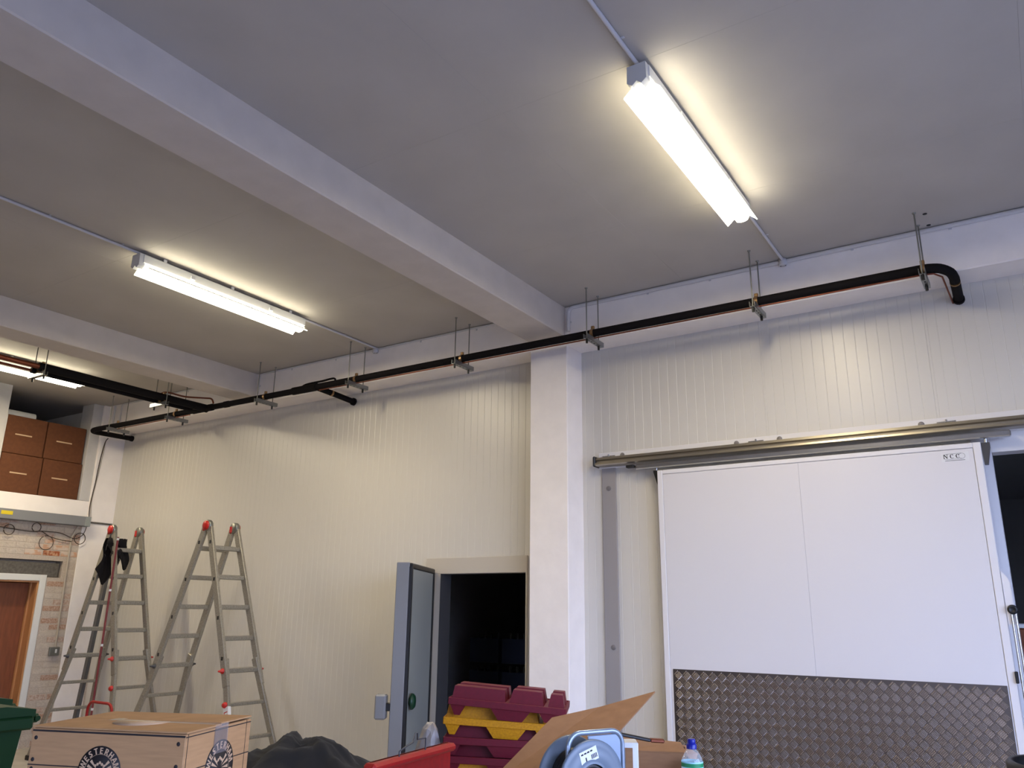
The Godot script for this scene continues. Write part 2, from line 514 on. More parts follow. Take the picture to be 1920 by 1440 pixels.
func left_wall() -> void:
	var w := thing("wall_left", Vector3.ZERO, "white painted brick wall with a timber door and a loft opening", "wall", "", "structure")
	var X := LEFTX - 0.0025
	var B := LEFTX - 0.28
	var st := ms(); span(st, Vector3(B, 0, -0.1), Vector3(X, 3.0, 0.572)); part(w, "masonry", st, M.mortar)
	st = ms(); span(st, Vector3(B, 2.205, 0.572), Vector3(X, 3.0, 2.32)); part(w, "masonry", st, M.mortar)
	st = ms(); span(st, Vector3(B, 0, 0.572), Vector3(X, 1.998, 0.83)); part(w, "masonry", st, M.mortar)
	st = ms(); span(st, Vector3(B, 1.95, 0.83), Vector3(X, 1.998, 1.72)); part(w, "masonry", st, M.mortar)
	st = ms(); span(st, Vector3(B, 0, 1.72), Vector3(X, 1.998, 2.32)); part(w, "masonry", st, M.mortar)
	st = ms(); span(st, Vector3(B, 2.0, 0.56), Vector3(B + 0.1, 2.21, 2.33)); part(w, "masonry", st, M.mortar)
	st = ms(); span(st, Vector3(B, 0, 2.32), Vector3(X, 3.0, 11.0)); part(w, "masonry", st, M.mortar)
	st = ms(); span(st, Vector3(B, 3.0, 1.56), Vector3(X, CEIL, 11.0)); part(w, "masonry", st, M.paint)
	# smooth plaster: pier, band under the loft opening, face by the corner
	st = ms(); span(st, Vector3(B, 2.735, -0.08), Vector3(LEFTX + 0.03, CEIL, 0.36), 0.006); part(w, "pier", st, M.column)
	st = ms(); span(st, Vector3(B, 3.0, 0.30), Vector3(LEFTX, CEIL, 0.495), 0.006); part(w, "pier", st, M.paint)
	st = ms(); span(st, Vector3(X - 0.1, 2.79, 0.36), Vector3(LEFTX + 0.004, 3.0, 5.0), 0.006); part(w, "plaster_band", st, M.column)
	st = ms(); span(st, Vector3(X - 0.1, 0.0, 0.03), Vector3(LEFTX + 0.004, 2.73, 0.40), 0.004); part(w, "plaster_pier", st, M.column)
	st = ms(); span(st, Vector3(X - 0.1, 2.715, -0.05), Vector3(LEFTX + 0.02, 2.737, 0.358), 0.003); part(w, "ledge", st, M.concrete)
	# bricks, each one laid
	var mesh_a := ms(); box(mesh_a, Vector3.ZERO, Vector3(0.012, 0.065, 0.215), 0.004)
	var mesh_b := ms(); box(mesh_b, Vector3.ZERO, Vector3(0.012, 0.065, 0.1025), 0.004)
	var full := mesh_of(mesh_a)
	var half := mesh_of(mesh_b)
	rng.seed = 11
	for row in 36:
		var y := 0.04 + row * 0.0752
		if y > 2.70: break
		var z := 0.40 + (0.0 if row % 2 == 0 else -0.1125)
		while z < 1.75:
			var zc := z + 0.1125
			z += 0.225
			var short := zc - 0.1075 < 0.40
			if short: zc = 0.40 + 0.0525
			if y < 2.20 and zc + 0.1 > 0.78: continue
			if y > 1.96 and y < 2.24 and zc + 0.1 > 0.58: continue
			if y < 2.66 and y > 2.60 and zc > 5.0: continue
			var far := Vector2((zc - 0.746) * 0.7, y - 2.27).length()
			var pick := rng.randf()
			var m: Material = M.brick_a if pick < 0.62 else M.brick_b if pick < 0.86 else M.brick_c
			if y < 2.0 and zc > 0.5 and pick > 0.45: m = M.brick_b if pick < 0.75 else M.brick_c
			if far < 0.085: m = M.brick_rust
			elif far < 0.19 and y > 2.2: m = M.brick_rust_pale
			part_mesh(w, "brick", half if short else full, m, Vector3(LEFTX - 0.006 + rng.randf_range(-0.0008, 0.0008), y, zc))
	# the loft behind the opening
	w = thing("loft", Vector3.ZERO, "dark loft space behind the opening in the left wall", "loft", "", "structure")
	st = ms(); span(st, Vector3(-12.6, 2.8, -0.1), Vector3(B, 3.0, 11.0)); part(w, "loft_floor", st, M.concrete)
	st = ms(); span(st, Vector3(-12.7, 0.0, -0.1), Vector3(-12.5, CEIL, 11.0)); part(w, "loft_back", st, M.concrete)
	st = ms(); span(st, Vector3(-12.6, 0.0, -0.2), Vector3(LEFTX - 0.1, CEIL, -0.04)); part(w, "loft_side", st, M.concrete)
	st = ms(); span(st, Vector3(-12.6, 3.0, 2.4), Vector3(B, CEIL, 2.5)); part(w, "loft_side", st, M.concrete)
	# lintel in its ragged pocket
	st = ms(); span(st, Vector3(LEFTX - 0.17, 1.999, 0.60), Vector3(LEFTX - 0.018, 2.178, 2.3), 0.008)
	single("trim_5", st, M.concrete, "bare concrete lintel over the timber door", "lintel", "", "structure")
	# timber door in a white frame
	var d := thing("door_1", Vector3(LEFTX, 0, 0.79), "brown timber door in a white frame in the left wall", "door", "", "structure")
	st = ms(); span(st, Vector3(-0.02, 0, -0.04), Vector3(0.012, 2.026, 0.04), 0.004); part(d, "architrave", st, M.gloss_white)
	st = ms(); span(st, Vector3(-0.02, 0, 0.92), Vector3(0.012, 2.026, 1.0), 0.004); part(d, "architrave", st, M.gloss_white)
	st = ms(); span(st, Vector3(-0.02, 1.95, 0.04), Vector3(0.012, 2.026, 0.92), 0.004); part(d, "architrave", st, M.gloss_white)
	st = ms(); span(st, Vector3(-0.27, 0, 0.035), Vector3(-0.005, 1.955, 0.06)); part(d, "lining", st, M.wood_lining)
	st = ms(); span(st, Vector3(-0.27, 0, 0.90), Vector3(-0.005, 1.955, 0.925)); part(d, "lining", st, M.wood_lining)
	st = ms(); span(st, Vector3(-0.27, 1.93, 0.06), Vector3(-0.005, 1.955, 0.90)); part(d, "lining", st, M.wood_lining)
	st = ms(); span(st, Vector3(-0.16, 0, 0.06), Vector3(-0.12, 1.93, 0.08), 0.003); part(d, "door_stop", st, M.wood_lining)
	st = ms(); span(st, Vector3(-0.21, 0.01, 0.063), Vector3(-0.165, 1.925, 0.897), 0.003); part(d, "leaf", st, M.wood_door)

# ------------------------------------------------------------------ cold-room doors
func sliding_door() -> void:
	var z0 := 0.055
	var z1 := 0.14
	var d := thing("door_2", Vector3(-1.38, 0, 0), "large white sliding cold room door with chequer kick plate", "door", "", "structure")
	var o := Vector3(1.38, 0, 0)
	var st := ms(); span(st, o + Vector3(-2.54, 0.03, z0), o + Vector3(-2.495, 2.783, z1), 0.004); part(d, "stile", st, M.trim_white)
	st = ms(); span(st, o + Vector3(-0.268, 0.03, z0), o + Vector3(-0.22, 2.783, z1), 0.004); part(d, "stile", st, M.trim_white)
	st = ms(); span(st, o + Vector3(-2.495, 2.748, z0), o + Vector3(-0.268, 2.783, z1), 0.004); part(d, "top_rail", st, M.trim_white)
	st = ms(); span(st, o + Vector3(-2.493, 0.03, z0), o + Vector3(-1.4155, 2.746, z1 - 0.004), 0.001); part(d, "face_panel", st, M.door_white)
	st = ms(); span(st, o + Vector3(-1.4145, 0.03, z0), o + Vector3(-0.270, 2.746, z1 - 0.004), 0.001); part(d, "face_panel", st, M.door_white)
	# chequer plate with its raised five-bar pattern
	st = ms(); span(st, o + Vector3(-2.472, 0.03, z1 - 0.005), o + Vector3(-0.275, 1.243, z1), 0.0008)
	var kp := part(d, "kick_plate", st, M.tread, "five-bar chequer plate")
	st = ms()
	var p := 0.0685
	for side in 2:
		var off := 0.5 * p * side
		var nx := int(2.19 / p)
		var ny := int(1.21 / p)
		for i in nx + 1:
			for j in ny + 1:
				var cx := -2.462 + off + i * p
				var cy := 1.232 - off - j * p
				var dir := Vector2(1, 1).normalized() if side == 0 else Vector2(1, -1).normalized()
				var nrm := Vector2(-dir.y, dir.x)
				for k in 5:
					var c := Vector2(cx, cy) + nrm * (k - 2) * 0.0098
					var hl := 0.0235 if absi(k - 2) < 2 else 0.0215
					if c.x - hl * 0.72 < -2.47 or c.x + hl * 0.72 > -0.277 or c.y + hl * 0.72 > 1.241 or c.y - hl * 0.72 < 0.032: continue
					var e0 := c - dir * hl
					var e1 := c + dir * hl
					var s := nrm * 0.0042
					var t0 := c - dir * hl * 0.72
					var t1 := c + dir * hl * 0.72
					var z := z1
					var h := z1 + 0.0042
					var A := o + Vector3(e0.x, e0.y, z)
					var Bv := o + Vector3(e1.x, e1.y, z)
					var T0 := o + Vector3(t0.x, t0.y, h)
					var T1 := o + Vector3(t1.x, t1.y, h)
					var w0 := c - dir * hl * 0.8
					var w1 := c + dir * hl * 0.8
					var mid := o + Vector3(c.x, c.y, z - 0.01)
					for g in [s, -s]:
						var b0 := o + Vector3(w0.x + g.x, w0.y + g.y, z)
						var b1 := o + Vector3(w1.x + g.x, w1.y + g.y, z)
						facing(st, [b0, b1, T1, T0], mid); facing(st, [A, b0, T0], mid); facing(st, [Bv, b1, T1], mid)
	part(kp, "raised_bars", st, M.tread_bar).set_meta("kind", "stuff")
	# black hanger brackets at the upper corners
	st = ms(); prism(st, [Vector2(0, 0), Vector2(0.052, 0), Vector2(0.052, -0.03), Vector2(0.028, -0.145), Vector2(0.006, -0.145)], 0.05, Transform3D(Basis(), o + Vector3(-0.22, 2.778, 0.08)))
	part(d, "bracket", st, M.dark_grey)
	st = ms(); prism(st, [Vector2(0, 0), Vector2(-0.045, 0), Vector2(-0.045, -0.012), Vector2(-0.004, -0.15), Vector2(0, -0.15)], 0.05, Transform3D(Basis(), o + Vector3(-2.54, 2.79, 0.06)))
	part(d, "bracket", st, M.black_plastic)
	# maker's plate
	var lg := Node3D.new(); lg.name = "maker_badge"; d.add_child(lg)
	lg.position = o + Vector3(-0.385, 2.696, z1 - 0.003)
	st = ms(); box(st, Vector3(0.005, 0.0, 0), Vector3(0.165, 0.062, 0.001)); part(lg, "backing", st, M.paper_white)
	st = ms()
	var loop := []
	loop.append_array(arc(Vector3(0.046, 0.004, 0.001), Vector3.RIGHT, Vector3.UP, 0.019, -90, 90, 6))
	loop.append_array(arc(Vector3(-0.046, 0.004, 0.001), Vector3.RIGHT, Vector3.UP, 0.019, 90, 270, 6))
	tube(st, loop, 0.0009, 5, true)
	tube(st, arc(Vector3(0.046, 0.004, 0.001), Vector3.RIGHT, Vector3.UP, 0.0185, 90, 270, 8), 0.0008, 5)
	part(lg, "outline", st, M.dark_grey)
	part_mesh(lg, "lettering", words("N C C", 0.027, true, true), M.ink, Vector3(-0.017, 0.004, 0.0011))
	st = ms(); box(st, Vector3(0.002, -0.024, 0.0008), Vector3(0.12, 0.003, 0.0008)); part(lg, "small_print", st, M.dark_grey)

	# running track above
	var t := thing("sliding_door_track", Vector3(-3.13, 2.87, 0), "long steel running track above the white sliding door", "track")
	var q := -t.position
	st = ms(); span(st, q + Vector3(-3.132, 2.86, 0.001), q + Vector3(2.6, 3.0, 0.02), 0.002); part(t, "backing_strip", st, M.trim_white)
	st = ms()
	var prof := [Vector2(-0.02, 2.955), Vector2(-0.105, 2.945), Vector2(-0.112, 2.925), Vector2(-0.096, 2.915), Vector2(-0.096, 2.903), Vector2(-0.12, 2.897), Vector2(-0.124, 2.882), Vector2(-0.11, 2.872), Vector2(-0.02, 2.872)]
	prism(st, prof, 5.7, along_x(q.x - 3.118).translated(Vector3(0, q.y, 0)))
	part(t, "rail", st, M.rail_steel)
	st = ms(); span(st, q + Vector3(-3.142, 2.868, 0.02), q + Vector3(-3.118, 2.958, 0.125), 0.008); part(t, "end_cap", st, M.black_plastic)
	st = ms()
	for x in [-2.903, -1.902, -1.563, -0.569]:
		lathe(st, [Vector2(0.021, 0), Vector2(0.021, 0.004), Vector2(0.015, 0.007), Vector2(0, 0.007)], 14, Transform3D(Basis(Vector3.RIGHT, Vector3.BACK, Vector3.DOWN), q + Vector3(x, 2.966, 0.02)))
		part(t, "bolt_cap", st, M.screw_cap)
		st = ms()
	for x in [-3.03, -1.745, -0.41]:
		st = ms()
		tube(st, [q + Vector3(x - 0.06, 2.967, 0.028), q + Vector3(x + 0.06, 2.967, 0.028)], 0.004, 6)
		box(st, q + Vector3(x, 2.972, 0.028), Vector3(0.014, 0.022, 0.02), 0.003)
		part(t, "clamp_bolt", st, M.bright_steel)
	var h := thing("hanger_rail", Vector3(-1.39, 2.81, 0.1), "thin bright hanger rail under the running track", "rail")
	st = ms(); span(st, Vector3(-1.35, 0, -0.03), Vector3(1.352, 0.042, 0.028), 0.008); part(h, "rail", st, M.bright_steel)
	st = ms(); span(st, Vector3(-1.44, 0.022, -0.03), Vector3(-1.37, 0.045, 0.02), 0.004); part(h, "stop", st, M.black_plastic)
	st = ms(); tube(st, [Vector3(1.20, -0.034, 0.0), Vector3(1.20, 0.0, 0.0)], 0.009, 8); part(h, "hanger_bolt", st, M.bright_steel)
	st = ms(); tube(st, [Vector3(-1.17, -0.028, 0.0), Vector3(-1.17, 0.0, 0.0)], 0.009, 8); part(h, "hanger_bolt", st, M.bright_steel)

	# grey cover strip left of the door, frame of the opening
	var s := thing("trim_6", Vector3(-3.04, 0, 0), "grey vertical cover strip with round screw caps left of the sliding door", "cover strip", "", "structure")
	st = ms(); span(st, Vector3(-0.064, 0, 0.001), Vector3(0.066, 2.862, 0.02), 0.002); part(s, "strip", st, M.flashing)
	for c in [2.685, 1.378]:
		st = ms(); lathe(st, [Vector2(0.021, 0), Vector2(0.021, 0.004), Vector2(0.014, 0.007), Vector2(0, 0.007)], 14, Transform3D(Basis(Vector3.RIGHT, Vector3.BACK, Vector3.DOWN), Vector3(0.0 if c > 2 else 0.012, c, 0.02)))
		part(s, "screw_cap", st, M.screw_cap)
	var f := thing("trim_7", Vector3(-0.2, 0, 0), "white frame round the open sliding doorway", "door frame", "", "structure")
	st = ms(); span(st, Vector3(-0.085, 0, -0.12), Vector3(0.031, 2.86, 0.018), 0.003); part(f, "jamb", st, M.trim_white)
	st = ms(); span(st, Vector3(0.031, 2.726, -0.12), Vector3(2.35, 2.86, 0.018), 0.003); part(f, "head", st, M.trim_white)
	# door lever on the jamb side of the leaf
	var hd := thing("door_lever", Vector3(-0.205, 1.1, 0.14), "long steel lever with black round pivot on the sliding door edge", "handle")
	st = ms(); prism(st, [Vector2(-0.012, 0.40), Vector2(0.03, 0.40), Vector2(0.03, 0.66), Vector2(0.012, 0.70), Vector2(-0.012, 0.73)], 0.006, Transform3D(Basis(), Vector3(0, 0.11, -0.002))); part(hd, "mount", st, M.trim_white)
	st = ms(); lathe(st, [Vector2(0.028, 0), Vector2(0.03, 0.012), Vector2(0.026, 0.02), Vector2(0.016, 0.021), Vector2(0.012, 0.018), Vector2(0, 0.018)], 20, Transform3D(Basis(Vector3.RIGHT, Vector3.BACK, Vector3.DOWN), Vector3(0.022, 0.60, 0.012))); part(hd, "pivot", st, M.black_plastic)
	st = ms(); tube(st, [Vector3(0.012, 0.58, 0.012), Vector3(0.014, -0.1, 0.012)], 0.007, 8); part(hd, "rod", st, M.bright_steel)
	st = ms(); tube(st, [Vector3(0.034, 0.58, 0.012), Vector3(0.036, -0.1, 0.012)], 0.007, 8); part(hd, "rod", st, M.bright_steel)
	st = ms(); span(st, Vector3(-0.02, 0.16, -0.02), Vector3(-0.002, 0.23, 0.02), 0.004); part(hd, "latch", st, M.black_plastic)

func hinged_door() -> void:
	# frame round the small doorway
	var f := thing("trim_8", Vector3(-4.36, 0, 0), "pale surround of the small cold room doorway", "door frame", "", "structure")
	var st := ms(); span(st, Vector3(-0.668, 1.99, 0.001), Vector3(0.49, 2.14, 0.02), 0.003); part(f, "head", st, M.header)
	st = ms(); span(st, Vector3(-0.668, 0, 0.001), Vector3(-0.483, 1.99, 0.02), 0.003); part(f, "jamb", st, M.header)
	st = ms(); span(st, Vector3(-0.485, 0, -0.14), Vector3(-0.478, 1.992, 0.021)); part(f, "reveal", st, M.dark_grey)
	st = ms(); span(st, Vector3(0.478, 0, -0.14), Vector3(0.49, 1.992, 0.021)); part(f, "reveal", st, M.header)
	# the leaf, swung out
	var d := thing("door_3", Vector3(-4.93, 0, 0.035), "grey insulated cold room door standing ajar beside the column", "door", "", "structure")
	var len := 1.04
	var dir := Vector3(0.48, 0, 0.92).normalized()
	d.basis = Basis(dir, Vector3.UP, dir.cross(Vector3.UP))    # local x along the leaf, z towards the doorway side
	var inner := 1.0 if d.basis.z.x > 0.0 else -1.0
	st = ms(); box(st, Vector3(len * 0.5, 1.03, -inner * 0.055), Vector3(len, 2.02, 0.11), 0.006); part(d, "leaf", st, M.grey_edge)
	st = ms(); box(st, Vector3(len * 0.5, 1.03, inner * 0.006), Vector3(len - 0.09, 1.93, 0.014), 0.003); part(d, "inner_skin", st, M.grey_door)
	for e in [[Vector3(len * 0.5, 2.012, 0), Vector3(len - 0.03, 0.046, 0.05)], [Vector3(len * 0.5, 0.05, 0), Vector3(len - 0.03, 0.046, 0.05)], [Vector3(0.028, 1.03, 0), Vector3(0.046, 1.96, 0.05)], [Vector3(len - 0.028, 1.03, 0), Vector3(0.046, 1.96, 0.05)]]:
		st = ms(); box(st, e[0], e[1], 0.008); part(d, "gasket", st, M.black_plastic)
	st = ms(); lathe(st, [Vector2(0.03, 0), Vector2(0.036, 0.01), Vector2(0.065, 0.02), Vector2(0.062, 0.035), Vector2(0.045, 0.05), Vector2(0, 0.056)], 20, Transform3D(Basis(Vector3.RIGHT, Vector3(0, 0, inner), Vector3(0, -inner, 0)), Vector3(len - 0.16, 0.93, inner * 0.012)))
	part(d, "release_knob", st, M.green_knob)
	st = ms(); box(st, Vector3(len - 0.02, 0.90, -inner * 0.185), Vector3(0.09, 0.19, 0.09), 0.012); part(d, "latch_handle", st, M.grey_edge)
	st = ms(); box(st, Vector3(len - 0.02, 0.90, -inner * 0.125), Vector3(0.05, 0.06, 0.04), 0.005); part(d, "latch_bolt", st, M.black_plastic)
	for y in [1.62, 1.08, 0.45]:
		st = ms(); prism(st, [Vector2(0, 0.08), Vector2(0.10, 0.02), Vector2(0.10, -0.10), Vector2(0, -0.10)], 0.035, Transform3D(Basis(), Vector3(-0.05, y, -inner * 0.05)))
		part(d, "hinge", st, M.grey_edge)

func cold_rooms() -> void:
	var c := thing("cold_room", Vector3.ZERO, "dark unlit cold room behind the panel wall", "cold room", "", "structure")
	var st := ms(); span(st, Vector3(-6.6, 0, -7.5), Vector3(3.4, 3.4, -7.4)); part(c, "back", st, M.cold_panel)
	st = ms(); span(st, Vector3(-6.7, 0, -7.5), Vector3(-6.6, 3.4, -0.1)); part(c, "side", st, M.cold_panel)
	st = ms(); span(st, Vector3(3.4, 0, -7.5), Vector3(3.5, 3.4, -0.1)); part(c, "side", st, M.cold_panel)
	st = ms(); span(st, Vector3(-2.0, 0, -7.5), Vector3(-1.9, 3.4, -0.1)); part(c, "partition", st, M.cold_panel)
	st = ms(); span(st, Vector3(-6.7, 3.3, -7.5), Vector3(3.5, 3.4, -0.1)); part(c, "roof", st, M.cold_panel)
	st = ms(); span(st, Vector3(-6.6, 0.001, -7.5), Vector3(3.4, 0.012, -0.1)); part(c, "floor_sheet", st, M.cold_panel)
	# crates of bottles, barely seen in the dark
	rng.seed = 5
	for col in 3:
		for lev in 4:
			var t := thing("bottle_crate", Vector3(-5.55 + col * 0.45, lev * 0.36, -1.9), "dark bottle crate, %s of the %s stack inside the small dark doorway" % [["bottom", "second from the floor", "second from the top", "topmost"][lev], ["left", "middle", "right"][col]], "crate", "bottle crates in the cold room")
			st = ms()
			for s in [-1, 1]:
				box(st, Vector3(s * 0.195, 0.14, 0), Vector3(0.012, 0.26, 0.30))
				box(st, Vector3(0, 0.14, s * 0.145), Vector3(0.40, 0.26, 0.012))
			box(st, Vector3(0, 0.012, 0), Vector3(0.40, 0.02, 0.30)); part(t, "body", st, M.cold_crate)
			for i in 4:
				st = ms(); lathe(st, [Vector2(0.033, 0.022), Vector2(0.033, 0.19), Vector2(0.014, 0.26), Vector2(0.014, 0.33), Vector2(0, 0.33)], 8, Transform3D(Basis(), Vector3(-0.14 + i * 0.093, 0, 0.06))); part(t, "bottle", st, M.cold_bottle)
	# goods just inside the sliding doorway
	var g := thing("timber_crate", Vector3(0.16, 0, -1.0), "brown timber crate with a white lid inside the dark sliding doorway", "crate")
	st = ms(); span(st, Vector3(-0.4, 0, -0.3), Vector3(0.4, 1.58, 0.3), 0.01); part(g, "body", st, M.wood_door)
	st = ms(); span(st, Vector3(-0.42, 1.58, -0.32), Vector3(0.42, 1.61, 0.32), 0.005); part(g, "lid", st, M.paper_white)

# ------------------------------------------------------------------ lamps and conduits
func lamp(x: float, label: String) -> void:
	var z0 := 1.385
	var z1 := 3.015
	var t := thing("fluorescent_lamp", Vector3(x, CEIL, (z0 + z1) * 0.5), label, "lamp", "fluorescent lamps under the ceiling")
	var L := (z1 - z0) * 0.5
	var st := ms(); span(st, Vector3(-0.056, -0.105, -L - 0.01), Vector3(0.056, -0.035, L + 0.03), 0.004); part(t, "spine", st, M.enamel)
	# lit underside: two drooping wings with the tubes between, open slots beside the spine
	st = ms()
	var prof := [Vector2(-0.098, -0.165), Vector2(-0.05, -0.122), Vector2(-0.036, -0.150), Vector2(-0.015, -0.158), Vector2(0.015, -0.158), Vector2(0.036, -0.150), Vector2(0.05, -0.122), Vector2(0.098, -0.165), Vector2(0.0995, -0.1625), Vector2(0.05, -0.116), Vector2(-0.05, -0.116), Vector2(-0.0995, -0.1625)]
	prism(st, prof, L * 2, Transform3D(Basis(), Vector3(0, 0, -L))); part(t, "diffuser", st, M.lamp_glow)
	for s in [-1.0, 1.0]:
		st = ms(); prism(st, [Vector2(s * 0.074, -0.1365), Vector2(s * 0.097, -0.158), Vector2(s * 0.0975, -0.1555), Vector2(s * 0.0745, -0.134)], L * 2, Transform3D(Basis(), Vector3(0, 0, -L))); part(t, "reflector", st, M.enamel)
	st = ms(); prism(st, [Vector2(-0.05, -0.035), Vector2(-0.052, -0.13), Vector2(-0.025, -0.152), Vector2(0, -0.13), Vector2(0.025, -0.152), Vector2(0.052, -0.13), Vector2(0.05, -0.035)], 0.05, Transform3D(Basis(), Vector3(0, 0, L + 0.012))); part(t, "end_cap", st, M.enamel)
	for k in [-0.5, 0.5]:
		st = ms(); box(st, Vector3(0.060, -0.075, k * L), Vector3(0.012, 0.03, 0.04), 0.003); part(t, "clip", st, M.enamel)
	for k in [-0.8, 0.0, 0.8]:
		for s in [-1, 1]:
			st = ms(); box(st, Vector3(s * 0.032, -0.0185, k * L), Vector3(0.012, 0.036, 0.03), 0.002); part(t, "bracket", st, M.enamel)
	var a := AreaLight3D.new()
	a.name = "lamp_light"
	a.area_size = Vector2(0.17, L * 1.98)
	a.area_normalize_energy = true
	a.light_energy = LAMP_POWER
	a.light_color = Color(1.0, 0.92, 0.77)
	a.shadow_enabled = true
	a.rotation_degrees = Vector3(-90, 0, 0)
	a.position = Vector3(0, -0.170, 0)
	t.add_child(a)

func conduit(pts: Array, r: float, label: String, saddles: Array) -> void:
	var t := thing("conduit", pts[0], label, "conduit", "white conduits")
	var p := []
	for v in pts: p.append(v - t.position)
	var st := ms(); tube(st, p, r, 10); part(t, "pipe", st, M.conduit)
	for s in saddles:
		st = ms(); box(st, s[0] - t.position, s[1], 0.003); part(t, "saddle", st, M.conduit)

func lamps_and_conduits() -> void:
	lamp(-1.346, "lit twin fluorescent lamp nearest the camera above the sliding door")
	lamp(-5.565, "lit twin fluorescent lamp in the middle bay between the two ceiling beams")
	lamp(-9.31, "lit twin fluorescent lamp at the far left behind the copper pipes")
	var flat := Vector3(0.05, 0.006, 0.016)
	var cy := CEIL - 0.013
	conduit([Vector3(-1.352, cy, 10.8), Vector3(-1.352, cy, 0.31)], 0.011, "white ceiling conduit feeding the lamp nearest the camera", [[Vector3(-1.352, CEIL - 0.003, 3.25), flat], [Vector3(-1.352, CEIL - 0.003, 0.8), flat], [Vector3(-1.352, CEIL - 0.003, 4.6), flat]])
	conduit([Vector3(-5.575, cy, 10.8), Vector3(-5.575, cy, 0.31)], 0.011, "white ceiling conduit feeding the lamp in the middle bay", [[Vector3(-5.575, CEIL - 0.003, 3.2), flat], [Vector3(-5.575, CEIL - 0.003, 3.75), flat], [Vector3(-5.575, CEIL - 0.003, 0.8), flat]])
	conduit([Vector3(-9.312, cy, 10.8), Vector3(-9.312, cy, 0.31)], 0.011, "white ceiling conduit feeding the far left lamp", [[Vector3(-9.312, CEIL - 0.003, 0.8), flat]])
	var tall := Vector3(0.02, 0.05, 0.006)
	var zb := BEAMZ + 0.018
	var right := [Vector3(3.4, CEIL - 0.019, zb), Vector3(-3.22, CEIL - 0.019, zb)]
	right.append_array(arc(Vector3(-3.22, CEIL - 0.069, zb), Vector3.UP, Vector3.LEFT, 0.05, 15, 90, 5))
	right.append(Vector3(-3.27, BEAMY + 0.03, zb))
	conduit(right, 0.0175, "white conduit along the top of the edge beam right of the column", [[Vector3(-2.5, CEIL - 0.02, BEAMZ + 0.004), tall], [Vector3(-1.95, CEIL - 0.02, BEAMZ + 0.004), tall], [Vector3(-0.85, CEIL - 0.02, BEAMZ + 0.004), tall], [Vector3(-0.2, CEIL - 0.02, BEAMZ + 0.004), tall], [Vector3(-3.27, BEAMY + 0.12, BEAMZ + 0.004), Vector3(0.05, 0.02, 0.006)]])
	var midr := [Vector3(-3.70, CEIL - 0.012, BEAMZ + 0.011), Vector3(-7.40, CEIL - 0.012, BEAMZ + 0.011)]
	midr.append_array(arc(Vector3(-7.40, CEIL - 0.052, BEAMZ + 0.011), Vector3.UP, Vector3.LEFT, 0.04, 15, 90, 5))
	midr.append(Vector3(-7.44, BEAMY + 0.03, BEAMZ + 0.011))
	conduit(midr, 0.010, "thin conduit along the edge beam between the two ceiling beams", [[Vector3(-4.3, CEIL - 0.014, BEAMZ + 0.003), tall], [Vector3(-5.0, CEIL - 0.014, BEAMZ + 0.003), tall], [Vector3(-6.2, CEIL - 0.014, BEAMZ + 0.003), tall], [Vector3(-6.9, CEIL - 0.014, BEAMZ + 0.003), tall], [Vector3(-7.44, BEAMY + 0.12, BEAMZ + 0.003), Vector3(0.05, 0.02, 0.006)]])
	conduit([Vector3(-3.31, BEAMY - 0.012, BEAMZ + 0.011), Vector3(-3.69, BEAMY - 0.012, BEAMZ + 0.011)], 0.008, "short conduit passing under the beam on top of the column", [])
	var farl := [Vector3(-7.85, CEIL - 0.012, BEAMZ + 0.011), Vector3(-10.20, CEIL - 0.012, BEAMZ + 0.011)]
	farl.append_array(arc(Vector3(-10.20, CEIL - 0.052, BEAMZ + 0.011), Vector3.UP, Vector3.LEFT, 0.04, 15, 90, 5))
	farl.append(Vector3(-10.24, SOFFIT + 0.02, BEAMZ + 0.011))
	conduit(farl, 0.010, "thin conduit along the edge beam in the far left bay", [[Vector3(-8.8, CEIL - 0.014, BEAMZ + 0.003), tall], [Vector3(-9.6, CEIL - 0.014, BEAMZ + 0.003), tall]])
	conduit([Vector3(-10.40, CEIL - 0.012, BEAMZ + 0.011), Vector3(-10.40, SOFFIT + 0.02, BEAMZ + 0.011)], 0.012, "upright conduit on the edge beam by the loft opening", [])
	var st := ms()
	for b in [[Vector3(-1.354, CEIL - 0.03, BEAMZ + 0.03), "round white junction box below the lamp nearest the camera"], [Vector3(-5.6, CEIL - 0.03, BEAMZ + 0.025), "round white junction box on the edge beam in the middle bay"], [Vector3(-9.312, CEIL - 0.03, BEAMZ + 0.025), "round white junction box on the edge beam in the far left bay"]]:
		var j := thing("junction_box", b[0], b[1], "junction box", "junction boxes on the edge beam")
		st = ms(); lathe(st, [Vector2(0, -0.028), Vector2(0.028, -0.026), Vector2(0.032, -0.02), Vector2(0.032, 0.026), Vector2(0, 0.026)], 16); part(j, "body", st, M.conduit)
		for s in [-1, 1]:
			st = ms(); lathe(st, [Vector2(0, -0.003), Vector2(0.004, -0.002), Vector2(0.004, 0.001)], 8, Transform3D(Basis(), Vector3(s * 0.018, -0.028, 0))); part(j, "screw", st, M.dark_grey)
	for h in [Vector3(-0.328, CEIL - 0.001, 0.543), Vector3(-0.326, CEIL - 0.001, 0.348)]:
		st = ms(); lathe(st, [Vector2(0, -0.002), Vector2(0.014, -0.002), Vector2(0.015, 0.003)], 12, Transform3D(Basis(), h))
		single("ceiling_plug", st, M.black_plastic, "small black plug in the ceiling near the pipe bend, " + ("farther from the edge beam" if h.z > 0.45 else "close to the edge beam"), "plug", "black ceiling plugs")

# ------------------------------------------------------------------ refrigeration pipes
const PY := 3.947
const PZ := 0.484

